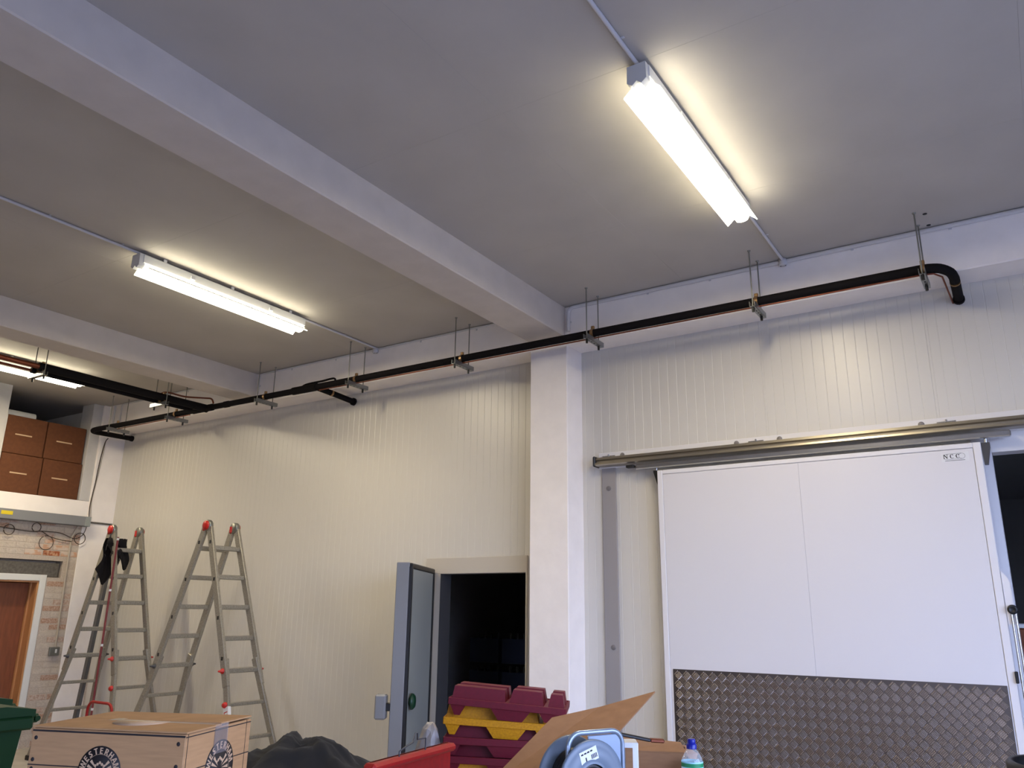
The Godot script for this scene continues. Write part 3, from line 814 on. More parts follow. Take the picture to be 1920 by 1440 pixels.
func insulated(path: Array, r: float, label: String, collars: Array) -> Node3D:
	var t := thing("insulated_pipe", path[0], label, "pipe", "black insulated refrigeration pipes")
	var p := []
	for v in path: p.append(v - t.position)
	var st := ms(); tube(st, p, r, 16); part(t, "insulation", st, M.rubber)
	for c in collars:    # [from, to, radius, material]
		st = ms(); tube(st, [c[0] - t.position, c[1] - t.position], c[2], 14); part(t, c[4] if c.size() > 4 else "joint_wrap", st, M[c[3]])
	return t

func copper(path: Array, r: float, label: String) -> void:
	var t := thing("copper_pipe", path[0], label, "pipe", "bare copper pipes")
	var p := []
	for v in path: p.append(v - t.position)
	var st := ms(); tube(st, p, r, 12); part(t, "tube", st, M.copper)

func hanger(at: Vector3, turn: float, drop: float, label: String, two_clips := false) -> void:
	# at: middle of the channel's top, on the pipe's line; local z across the pipe
	var t := thing("pipe_hanger", at, label, "pipe hanger", "pipe hangers")
	t.rotation.y = turn
	var st := ms()
	var top := CEIL - at.y
	for z in [0.112, -0.105]:
		st = ms(); tube(st, [Vector3(0, -0.07, z), Vector3(0, top, z)], 0.0052, 8); part(t, "rod", st, M.galv)
		st = ms(); lathe(st, [Vector2(0, top - 0.008), Vector2(0.012, top - 0.007), Vector2(0.013, top)], 10, Transform3D(Basis(), Vector3(0, 0, z))); part(t, "ceiling_nut", st, M.galv)
		st = ms(); lathe(st, [Vector2(0, -0.078), Vector2(0.010, -0.078), Vector2(0.011, -0.042), Vector2(0.006, -0.042)], 6, Transform3D(Basis(), Vector3(0, 0, z)), false); part(t, "nut", st, M.black_plastic)
	# slotted strut channel, open side up
	st = ms()
	span(st, Vector3(-0.0205, -0.041, -0.165), Vector3(0.0205, -0.0385, 0.135))
	span(st, Vector3(-0.0205, -0.041, -0.165), Vector3(-0.018, 0, 0.135))
	span(st, Vector3(0.018, -0.041, -0.165), Vector3(0.0205, 0, 0.135))
	part(t, "channel", st, M.zinc)
	for k in 4:
		st = ms(); box(st, Vector3(0, -0.0412, -0.075 + k * 0.05), Vector3(0.012, 0.0008, 0.026)); part(t, "slot", st, M.black_plastic)
	for cz in ([0.0] if not two_clips else [0.06, -0.05]):
		st = ms()
		var band := arc(Vector3(0, 0.043, cz), Vector3.BACK, Vector3.UP, 0.037, -60, 240, 14)
		for i in band.size() - 1:
			bar(st, band[i], band[i + 1], Vector3.RIGHT, 0.028, 0.002)
		part(t, "clamp_band", st, M.brass)
		st = ms(); box(st, Vector3(0, 0.093, cz), Vector3(0.03, 0.03, 0.022), 0.004); part(t, "clamp_bolt", st, M.brass)

func pipework() -> void:
	# main run with a bend into the wall at each end
	var p := [Vector3(-10.36, 3.90, 0.003), Vector3(-10.36, 3.895, 0.40)]
	p.append_array(spline([Vector3(-10.36, 3.893, 0.50), Vector3(-10.335, 3.892, 0.575), Vector3(-10.27, 3.895, 0.615), Vector3(-10.17, 3.905, 0.60), Vector3(-10.0, 3.928, 0.54)], 3))
	p.append(Vector3(-9.75, PY, PZ))
	p.append(Vector3(-0.42, PY, PZ))
	p.append_array(spline([Vector3(-0.36, PY - 0.002, PZ), Vector3(-0.29, PY - 0.012, PZ - 0.015), Vector3(-0.235, PY - 0.035, PZ - 0.06), Vector3(-0.218, PY - 0.055, PZ - 0.13)], 4))
	p.append(Vector3(-0.222, 3.855, 0.003))
	insulated(p, 0.033, "long black insulated pipe hung below the edge beam", [
		[Vector3(-0.2185, PY - 0.068, 0.31), Vector3(-0.2185, PY - 0.071, 0.30), 0.0345, "brass", "joint_ring"],
		[Vector3(-0.222, 3.8545, 0.03), Vector3(-0.222, 3.852, 0.002), 0.039, "rubber", "wall_collar"],
		[Vector3(-8.0, PY, PZ), Vector3(-8.36, PY, PZ), 0.041, "rubber"], [Vector3(-7.7, PY, PZ), Vector3(-7.78, PY, PZ), 0.038, "rubber"],
		[Vector3(-6.25, PY, PZ), Vector3(-6.62, PY, PZ), 0.042, "rubber"], [Vector3(-10.36, 3.90, 0.03), Vector3(-10.36, 3.90, 0.002), 0.039, "rubber", "wall_collar"]])
	# branch towards the room
	insulated([Vector3(-8.13, PY + 0.006, 2.44), Vector3(-8.13, PY + 0.004, PZ)], 0.043, "thick black insulated branch pipe coming from the far left lamp", [[Vector3(-8.13, PY, 0.66), Vector3(-8.13, PY, PZ - 0.02), 0.048, "rubber"]])
	insulated([Vector3(-8.27, PY - 0.012, 2.44), Vector3(-8.27, PY - 0.012, 0.62), Vector3(-8.2, PY - 0.01, 0.5)], 0.03, "thinner black insulated pipe beside the thick branch pipe", [])
	copper([Vector3(-8.13, PY + 0.006, 6.0), Vector3(-8.13, PY + 0.006, 2.43)], 0.027, "thick bare copper pipe running into the black branch pipe")
	copper([Vector3(-8.27, PY - 0.012, 6.0), Vector3(-8.27, PY - 0.012, 2.43)], 0.014, "thin bare copper pipe beside the thick copper pipe")
	# stub into the middle of the wall
	insulated([Vector3(-6.26, PY - 0.005, PZ), Vector3(-6.19, 3.905, 0.30), Vector3(-6.16, 3.875, 0.003)], 0.031, "short black insulated pipe from the long pipe into the wall above the ladders", [[Vector3(-6.162, 3.8765, 0.03), Vector3(-6.16, 3.8745, 0.002), 0.042, "rubber", "wall_collar"], [Vector3(-6.195, 3.9085, 0.33), Vector3(-6.193, 3.906, 0.31), 0.034, "brass", "joint_ring"]])
	# small copper line under the main run, offsets over the tees
	var y := PY - 0.047
	copper([Vector3(-10.1, y - 0.005, PZ + 0.012), Vector3(-8.4, y, PZ + 0.012)], 0.006, "thin copper line under the long pipe in the far left bay")
	copper([Vector3(-6.2, y, PZ + 0.012), Vector3(-3.0, y - 0.004, PZ + 0.014), Vector3(-0.40, y + 0.002, PZ + 0.012), Vector3(-0.33, y - 0.002, PZ + 0.005), Vector3(-0.285, y - 0.01, PZ - 0.06), Vector3(-0.262, 3.835, 0.004)], 0.006, "thin copper line under the long pipe from the wall stub to the pipe bend")
	copper(spline([Vector3(-7.95, PY + 0.03, PZ + 0.03), Vector3(-7.97, PY + 0.085, PZ + 0.05), Vector3(-8.05, PY + 0.095, PZ + 0.1), Vector3(-8.12, PY + 0.075, PZ + 0.3), Vector3(-8.16, PY + 0.085, PZ + 0.5), Vector3(-8.2, PY + 0.06, PZ + 0.56)], 5), 0.010, "bent copper loop over the pipe junction")
	insulated(spline([Vector3(-5.98, PY + 0.02, PZ), Vector3(-6.02, PY + 0.062, PZ - 0.01), Vector3(-6.2, PY + 0.062, PZ - 0.02), Vector3(-6.42, PY + 0.05, PZ), Vector3(-6.5, PY + 0.02, PZ)], 5), 0.011, "thin black offset pipe looping over the wall stub junction", [])
	# hangers
	var n := 0
	var what := ["pipe hanger next to the pipe bend at the right end", "second pipe hanger from the right, right of the lamp", "third pipe hanger from the right, just right of the column", "pipe hanger just left of the column", "pipe hanger right of the short wall stub", "pipe hanger left of the short wall stub", "pipe hanger left of the pipe junction", "last pipe hanger at the far left bend"]
	for x in [-0.39, -1.533, -2.933, -4.32, -5.68, -7.07, -8.70, -9.95]:
		hanger(Vector3(x, PY - 0.043, PZ), 0.0, 0.0, what[n])
		n += 1
	hanger(Vector3(-8.19, PY - 0.045, 1.04), PI / 2, 0.0, "pipe hanger on the branch pipe near the junction", true)
	hanger(Vector3(-8.19, PY - 0.045, 2.40), PI / 2, 0.0, "pipe hanger on the branch pipe where the copper begins", true)

# ------------------------------------------------------------------ ladders
func ladder(at: Vector3, h: float, spread: float, label: String, group: String, badge: bool) -> void:
	var t := thing("folding_ladder", at, label, "ladder", group)
	var top := Vector3(0, h, 0)
	var nr := 8
	for s in [1.0, -1.0]:
		for e in [1.0, -1.0]:         # near and far rail (z)
			var a := top + Vector3(s * 0.035, 0, e * 0.168)
			var m: Vector3 = top.lerp(Vector3(s * spread, 0, 0), 0.62) + Vector3(s * 0.02, 0, e * 0.205)
			var b := Vector3(s * spread, 0.012, e * 0.305)
			var st := ms(); bar(st, a, m, Vector3(0, 0, 1), 0.032, 0.076, 0.004); var up := part(t, "upper_rail", st, M.aluminium)
			st = ms(); bar(st, m.lerp(a, 0.16) - Vector3(0, 0, e * 0.026), b, Vector3(0, 0, 1), 0.030, 0.068, 0.004); part(t, "lower_rail", st, M.aluminium)
			st = ms(); box(st, b + Vector3(0, 0.014, 0), Vector3(0.075, 0.05, 0.04), 0.006); part(t, "foot", st, M.black_plastic)
			for k in 4:
				st = ms(); box(st, a.lerp(m, 0.10 + k * 0.245) + Vector3(0, 0, e * 0.0165), Vector3(0.026, 0.034, 0.003), 0.001); part(up, "rivet_plate", st, M.black_plastic)
			if badge and s > 0 and e > 0:
				var dirn := (b - m).normalized()
				var c := m.lerp(b, 0.40) + Vector3(0, 0, 0.0)
				st = ms(); bar(st, c - dirn * 0.21, c + dirn * 0.21, Vector3(0, 0, 1), 0.0335, 0.071, 0.001); var sk := part(t, "sticker", st, M.paper_white, "white sticker with red lettering")
				var tm := words("LITTLE GIANT", 0.05, true)
				var o := part_mesh(sk, "lettering", tm, M.red_plastic)
				o.transform = Transform3D(Basis(dirn, Vector3(-dirn.y, dirn.x, 0).normalized(), Vector3(0, 0, 1)), c + Vector3(0, 0, 0.0172))
				o.scale = Vector3(0.78, 1, 1)
		for k in nr:
			var f := (0.21 + k * 0.293) / h
			var c := top.lerp(Vector3(s * spread, 0, 0), f) + Vector3(s * 0.03 * (1 - f), 0, 0)
			var w := lerpf(0.168, 0.205, clampf(f / 0.62, 0, 1)) if f < 0.62 else lerpf(0.19, 0.29, (f - 0.62) / 0.38)
			var st := ms()
			if k < 5:
				box(st, c, Vector3(0.056, 0.046, w * 2 - 0.03), 0.006); part(t, "rung", st, M.aluminium)
			else:
				box(st, c, Vector3(0.042, 0.034, w * 2 + 0.06), 0.006); part(t, "rung", st, M.aluminium)
			if k == 4:
				for e in [1.0, -1.0]:
					st = ms(); lathe(st, [Vector2(0.026, 0), Vector2(0.026, 0.02), Vector2(0.014, 0.032), Vector2(0.008, 0.06), Vector2(0, 0.062)], 10, Transform3D(Basis(Vector3.RIGHT, Vector3(0, 0, e), Vector3(0, -e, 0)), c + Vector3(0, 0, e * (w + 0.006)))); part(t, "lock_knob", st, M.red_plastic if s > 0 else M.dark_grey)
			if s > 0 and k in [5, 7]:
				st = ms(); lathe(st, [Vector2(0.028, 0), Vector2(0.028, 0.018), Vector2(0.018, 0.034), Vector2(0, 0.036)], 10, Transform3D(Basis(Vector3.RIGHT, Vector3(0, 0, 1.0 if k == 5 else -1.0), Vector3(0, -1.0, 0)), c + Vector3(0, 0, (w + 0.02) * (1.0 if k == 5 else -1.0)))); part(t, "end_plug", st, M.red_plastic)
	for e in [1.0, -1.0]:
		var st := ms(); lathe(st, [Vector2(0, -0.024), Vector2(0.054, -0.024), Vector2(0.06, -0.016), Vector2(0.06, 0.016), Vector2(0.054, 0.024), Vector2(0, 0.024)], 16, Transform3D(Basis(Vector3.RIGHT, Vector3.BACK, Vector3.DOWN), top + Vector3(0, 0.018, e * 0.168)))
		var hg := part(t, "hinge", st, M.galv)
		st = ms(); lathe(st, [Vector2(0.05, 0.0), Vector2(0.046, 0.014), Vector2(0.02, 0.022), Vector2(0, 0.022)], 14, Transform3D(Basis(Vector3.RIGHT, Vector3(0, 0, e), Vector3(0, -e, 0)), top + Vector3(0, 0.018, e * 0.192))); part(hg, "hinge_cover", st, M.red_plastic)
		st = ms(); box(st, top + Vector3(-0.034, 0.004, e * 0.168), Vector3(0.06, 0.085, 0.052), 0.012); part(hg, "hinge_jaw", st, M.red_plastic)

func ladders() -> void:
	ladder(Vector3(-7.2, 0, 0.775), 2.455, 0.93, "aluminium folding ladder nearer the open cold room door, red hinge covers", "folding ladders", true)
	ladder(Vector3(-8.98, 0, 0.745), 2.49, 0.76, "aluminium folding ladder by the corner with a dark jacket hung on it", "folding ladders", false)
	# jacket over the top of the far ladder
	var st := ms()
	var c := Vector3(-8.98, 2.47, 0.80)
	var rows := 10
	var cols := 9
	rng.seed = 3
	var fold := func(u: float, v: float, side: float) -> Vector3:     # cloth hanging down both sides of the rail top
		var x := side * (0.02 + 0.11 * v + 0.02 * sin(u * 9.0 + v * 4.0))
		return c + Vector3(x, -0.06 - v * (0.34 + 0.10 * sin(u * 5.0 + side) - (0.08 if side > 0 else -0.08)), (u - 0.5) * 0.22 + 0.05 + 0.02 * sin(v * 7.0))
	for side in [1.0, -1.0]:
		for i in rows:
			for j in cols:
				var a: Vector3 = fold.call(float(j) / cols, float(i) / rows, side)
				var b: Vector3 = fold.call(float(j + 1) / cols, float(i) / rows, side)
				var d: Vector3 = fold.call(float(j + 1) / cols, float(i + 1) / rows, side)
				var e: Vector3 = fold.call(float(j) / cols, float(i + 1) / rows, side)
				st.set_smooth_group(1)
				if side < 0: quad(st, a, b, d, e)
				else: quad(st, b, a, e, d)
				var n := (b - a).cross(e - a).normalized() * 0.012
				if side < 0: quad(st, b + n, a + n, e + n, d + n)
				else: quad(st, a + n, b + n, d + n, e + n)
	for j in cols:
		quad(st, fold.call(float(j) / cols, 0.0, 1.0), fold.call(float(j + 1) / cols, 0.0, 1.0), fold.call(float(j + 1) / cols, 0.0, -1.0), fold.call(float(j) / cols, 0.0, -1.0))
	single("jacket", st, M.jacket, "dark jacket hanging over the top of the corner ladder", "jacket")
	# red pole leaning on the ladder, dark plank in the corner, sack truck
	var pole := thing("pole", Vector3(-9.02, 0, 1.02), "thin dark red pole with white rings leaning on the corner ladder", "pole")
	st = ms(); tube(st, [Vector3(0.332, 0.0, 0.004), Vector3(0.41, 2.40, 0.036)], 0.011, 8); part(pole, "shaft", st, M.red_pole)
	for k in [0.99, 0.76, 0.52, 0.25]:
		var q := Vector3(0.332, 0.0, 0.004).lerp(Vector3(0.41, 2.40, 0.036), k)
		var dn := (Vector3(0.41, 2.40, 0.036) - Vector3(0.332, 0.0, 0.004)).normalized()
		st = ms(); tube(st, [q - dn * 0.012, q + dn * 0.012], 0.0135, 8); part(pole, "ring", st, M.paper_white)
	st = ms(); bar(st, Vector3(-9.92, 0.0, 0.50), Vector3(-10.30, 2.05, 0.12), Vector3(1, 0, 0.4), 0.21, 0.035, 0.004)
	single("plank", st, M.dark_grey, "dark grey board leaning in the corner behind the corner ladder", "board")
	var tr := thing("sack_truck", Vector3(-7.6, 0, 1.6), "red tubular sack truck handle behind the printed beer box", "sack truck")
	st = ms()
	var hp := [Vector3(-0.20, 0.05, 0.0), Vector3(-0.20, 0.70, 0.0)]
	hp.append_array(arc(Vector3(-0.12, 0.70, 0), Vector3.LEFT, Vector3.UP, 0.08, 15, 90, 5))
	hp.append_array(arc(Vector3(0.12, 0.70, 0), Vector3.LEFT, Vector3.UP, 0.08, 90, 165, 5))
	hp.append(Vector3(0.20, 0.70, 0.0)); hp.append(Vector3(0.20, 0.05, 0.0))
	tube(st, hp, 0.013, 10); part(tr, "handle_frame", st, M.red_paint)
	st = ms(); span(st, Vector3(-0.22, 0.0, -0.02), Vector3(0.22, 0.012, 0.22), 0.003); part(tr, "toe_plate", st, M.red_paint)
	for s in [-1, 1]:
		st = ms(); lathe(st, [Vector2(0.03, -0.03), Vector2(0.1, -0.028), Vector2(0.11, 0), Vector2(0.1, 0.028), Vector2(0.03, 0.03)], 18, Transform3D(Basis(Vector3.UP, Vector3.RIGHT, Vector3.FORWARD), Vector3(s * 0.25, 0.11, -0.08))); part(tr, "wheel", st, M.black_plastic)
	st = ms(); tube(st, [Vector3(-0.27, 0.11, -0.08), Vector3(0.27, 0.11, -0.08)], 0.01, 8); part(tr, "axle", st, M.galv)

# ------------------------------------------------------------------ things on the left wall
func left_wall_things() -> void:
	var st := ms()
	var t := thing("cable_trunking", Vector3(LEFTX + 0.006, 2.663, 0.362), "grey steel trunking under the loft opening", "trunking")
	st = ms(); span(st, Vector3(0, 0, 0.015), Vector3(0.12, 0.122, 4.0), 0.004); part(t, "body", st, M.grey_edge)
	st = ms(); span(st, Vector3(0, -0.002, 0.0), Vector3(0.123, 0.124, 0.075), 0.004); part(t, "end_cap", st, M.grey_door)
	st = ms(); span(st, Vector3(0.12, 0.05, 0.985), Vector3(0.122, 0.095, 1.12), 0.0005); part(t, "label", st, M.yellow_label, "yellow warning label")
	# loft boxes
	var k := 0
	var names := ["cardboard box on the loft ledge, lower right of four", "cardboard box on the loft ledge, lower left of four", "cardboard box on the loft ledge, upper right of four", "cardboard box on the loft ledge, upper left of four"]
	for lev in 2:
		for col in 2:
			var b := thing("cardboard_box", Vector3(LEFTX - 0.30, 3.002 + lev * 0.484, 0.755 + col * 0.518 + (0.012 if lev == 1 else 0.0)), names[k], "box", "four cardboard boxes in the loft opening")
			k += 1
			st = ms(); span(st, Vector3(-0.25, 0, -0.252), Vector3(0.25 + (0.01 if lev == 0 else 0.0), 0.479, 0.252), 0.006); part(b, "carton", st, M.carton)
			var fx := 0.25 + (0.01 if lev == 0 else 0.0)
			st = ms(); box(st, Vector3(fx + 0.001, 0.245, 0.02), Vector3(0.002, 0.016, 0.205)); part(b, "tape", st, M.carton_tape)
	st = ms(); tube(st, [Vector3(LEFTX - 0.30, 4.025, 1.10), Vector3(LEFTX - 0.30, 4.025, 1.56)], 0.057, 16)
	single("roll", st, M.paper_white, "white roll lying on top of the loft boxes", "roll")
	st = ms(); span(st, Vector3(LEFTX - 0.20, 3.0, 1.542), Vector3(LEFTX - 0.02, 3.96, 1.556), 0.003)
	single("board", st, M.gloss_white, "white board standing beside the upper left loft box", "board")
	# switch with its conduit
	var s := thing("light_switch", Vector3(LEFTX + 0.002, 1.05, 0.452), "grey metal switch box beside the timber door", "switch")
	st = ms(); span(st, Vector3(0, 0, 0), Vector3(0.04, 0.106, 0.128), 0.008); part(s, "box", st, M.galv)
	st = ms(); box(st, Vector3(0.042, 0.055, 0.052), Vector3(0.008, 0.045, 0.022), 0.002); part(s, "rocker", st, M.paper_white)
	st = ms(); tube(st, [Vector3(LEFTX + 0.013, 1.156, 0.505), Vector3(LEFTX + 0.013, 2.50, 0.525), Vector3(LEFTX + 0.02, 2.58, 0.50), Vector3(LEFTX + 0.03, 2.66, 0.47)], 0.0115, 10)
	single("conduit", st, M.cable_white, "cream conduit running down the brick wall to the switch", "conduit", "white conduits")
	# looped cables
	var x := LEFTX + 0.022
	var cs := [
		[spline([Vector3(x, 2.60, 1.75), Vector3(x, 2.565, 1.35), Vector3(x, 2.545, 1.05), Vector3(x, 2.56, 0.9), Vector3(x, 2.555, 0.68), Vector3(x, 2.50, 0.50), Vector3(x, 2.54, 0.40), Vector3(x, 2.62, 0.36), Vector3(x + 0.01, 2.72, 0.355)]), "dark cable sagging along the wall below the trunking"],
		[spline([Vector3(x, 2.56, 0.92), Vector3(x, 2.50, 0.80), Vector3(x, 2.47, 0.66), Vector3(x, 2.46, 0.52)]), "thin cable crossing towards the switch conduit below the trunking"],
		[arc(Vector3(x + 0.006, 2.545, 1.31), Vector3.BACK, Vector3.UP, 0.062, 0, 352, 22), "small cable coil at the far left below the trunking"],
		[arc(Vector3(x + 0.006, 2.42, 0.84), Vector3.BACK, Vector3.UP, 0.088, 70, 418, 22), "large cable loop hanging below the trunking above the rust stain"],
		[arc(Vector3(x + 0.006, 2.60, 0.99), Vector3.BACK, Vector3.UP, 0.055, 0, 352, 20), "small cable loop under the middle of the trunking"],
		[arc(Vector3(x + 0.008, 2.505, 0.42), Vector3.BACK, Vector3.UP, 0.072, 0, 356, 22), "tight cable coil beside the top of the switch conduit"]]
	for c in cs:
		st = ms(); tube(st, c[0], 0.0048, 6)
		single("cable", st, M.cable, c[1], "cable", "loose cables below the trunking")
	st = ms(); tube(st, spline([Vector3(LEFTX + 0.05, 2.74, 0.35), Vector3(LEFTX + 0.04, 2.95, 0.36), Vector3(LEFTX + 0.04, 3.25, 0.335), Vector3(LEFTX + 0.04, 3.55, 0.32), Vector3(LEFTX + 0.06, 3.80, 0.30), Vector3(LEFTX + 0.12, 3.86, 0.30)]), 0.006, 6)
	single("cable", st, M.cable, "cable running up the white pier to the end of the long pipe", "cable", "loose cables below the trunking")
	st = ms(); tube(st, spline([Vector3(LEFTX + 0.05, 2.76, 0.325), Vector3(LEFTX + 0.038, 3.0, 0.345), Vector3(LEFTX + 0.038, 3.4, 0.31), Vector3(LEFTX + 0.05, 3.83, 0.285)]), 0.004, 6)
	single("cable", st, M.cable_white, "pale cable running up the white pier beside the dark one", "cable", "loose cables below the trunking")

# ------------------------------------------------------------------ goods in the foreground
func wheelie_bin(at: Vector3, turn: float, label: String) -> void:
	var t := thing("wheelie_bin", at, label, "bin", "green wheelie bins")
	t.rotation.y = turn
	var st := ms()
	var k := []
	for i in 8:
		var up := i & 2
		k.append(Vector3((0.265 if up else 0.20) * (1 if i & 1 else -1), 1.0 if up else 0.05, (0.33 if up else 0.25) * (1 if i & 4 else -1)))
	hull8(st, k, Vector3(0, 0.5, 0)); part(t, "body", st, M.bin_green)
	st = ms(); box(st, Vector3(0, 0.985, 0), Vector3(0.60, 0.075, 0.74), 0.012); part(t, "rim", st, M.bin_green)
	st = ms(); box(st, Vector3(0, 0.93, 0.34), Vector3(0.30, 0.04, 0.05), 0.01); part(t, "grip", st, M.bin_green)
	st = ms()
	var cap := [Vector2(-0.37, 1.025), Vector2(0.40, 1.025), Vector2(0.40, 1.04), Vector2(0.25, 1.075), Vector2(-0.2, 1.085), Vector2(-0.37, 1.06)]
	prism(st, cap, 0.60, Transform3D(Basis(Vector3(0, 0, 1), Vector3.UP, Vector3(-1, 0, 0)), Vector3(0.30, 0, 0))); part(t, "lid", st, M.bin_green)
	st = ms(); tube(st, [Vector3(-0.24, 1.0, -0.42), Vector3(0.24, 1.0, -0.42)], 0.016, 10); part(t, "handle", st, M.bin_green)
	for s in [-1, 1]:
		st = ms(); box(st, Vector3(s * 0.2, 1.0, -0.39), Vector3(0.04, 0.05, 0.09), 0.006); part(t, "handle_bracket", st, M.bin_green)
		st = ms(); lathe(st, [Vector2(0.02, -0.02), Vector2(0.1, -0.022), Vector2(0.1, 0.022), Vector2(0.02, 0.02)], 18, Transform3D(Basis(Vector3.UP, Vector3.RIGHT, Vector3.FORWARD), Vector3(s * 0.24, 0.1, -0.27))); part(t, "wheel", st, M.black_plastic)

func bench(at: Vector3, turn: float, size: Vector3, label: String) -> void:
	var t := thing("packing_table", at, label, "table", "packing tables")
	t.rotation.y = turn
	var st := ms(); span(st, Vector3(-size.x / 2, size.y - 0.03, -size.z / 2), Vector3(size.x / 2, size.y, size.z / 2), 0.003); part(t, "tabletop", st, M.bench_wood)
	for sx in [-1, 1]:
		for sz in [-1, 1]:
			st = ms(); box(st, Vector3(sx * (size.x / 2 - 0.05), (size.y - 0.03) / 2, sz * (size.z / 2 - 0.05)), Vector3(0.05, size.y - 0.03, 0.05), 0.004); part(t, "leg", st, M.dark_grey)
	st = ms(); span(st, Vector3(-size.x / 2 + 0.05, size.y - 0.10, -size.z / 2 + 0.04), Vector3(size.x / 2 - 0.05, size.y - 0.03, -size.z / 2 + 0.06)); part(t, "apron", st, M.dark_grey)
	st = ms(); span(st, Vector3(-size.x / 2 + 0.05, size.y - 0.10, size.z / 2 - 0.06), Vector3(size.x / 2 - 0.05, size.y - 0.03, size.z / 2 - 0.04)); part(t, "apron", st, M.dark_grey)

func badge(parent: Node3D, at: Transform3D, r: float) -> void:
	var g := Node3D.new(); g.name = "printed_badge"; parent.add_child(g, true)
	g.transform = at
	var st := ms(); lathe(st, [Vector2(r, 0), Vector2(r, 0.0006), Vector2(0, 0.0006)], 40, Transform3D(Basis(Vector3.RIGHT, Vector3.BACK, Vector3.DOWN), Vector3.ZERO)); part(g, "disc", st, M.ink)
	st = ms()
	var put := func(text: String, mid_deg: float, step: float, inward: bool) -> void:
		for i in text.length():
			if text[i] == " ": continue
			var off := (i - (text.length() - 1) * 0.5) * step
			var a := deg_to_rad(mid_deg - off if not inward else mid_deg + off)
			var pos := Vector3(cos(a), sin(a), 0) * r * 0.81
			var yaw := a - PI / 2 if not inward else a + PI / 2
			st.append_from(words(text[i], r * 0.235, true), 0, Transform3D(Basis(Vector3(0, 0, 1), yaw), pos + Vector3(0, 0, 0.0009)))
	put.call("WESTERHAM", 90.0, 18.0, false)
	put.call("BREWERY CO", 270.0, 17.0, true)
	var o := MeshInstance3D.new(); o.name = "lettering"; o.mesh = st.commit(); o.material_override = M.ink_pale; g.add_child(o)
	st = ms()
	for i in 16:          # rays of the hop emblem
		var a := TAU * i / 16.0
		if i in [3, 4, 5]: continue
		var u := Vector3(cos(a), sin(a), 0)
		var v := Vector3(-u.y, u.x, 0)
		var z := Vector3(0, 0, 0.0009)
		tri(st, u * r * 0.14 + z, u * r * 0.60 - v * r * 0.06 + z, u * r * 0.60 + v * r * 0.06 + z)
	part(g, "rays", st, M.ink_pale)
	st = ms()
	for i in 5: lathe(st, [Vector2(r * 0.07, 0), Vector2(r * 0.05, 0.0011), Vector2(0, 0.0012)], 8, Transform3D(Basis(Vector3.RIGHT, Vector3.BACK, Vector3.DOWN), Vector3((i - 2) * r * 0.1, r * (0.36 - absf(i - 2) * 0.06), 0)))
	part(g, "hop", st, M.ink_pale)
	st = ms(); tube(st, arc(Vector3(0, 0, 0.0006), Vector3.RIGHT, Vector3.UP, r * 0.68, 0, 354, 36), 0.0006, 4, true); part(g, "inner_ring", st, M.ink_pale)

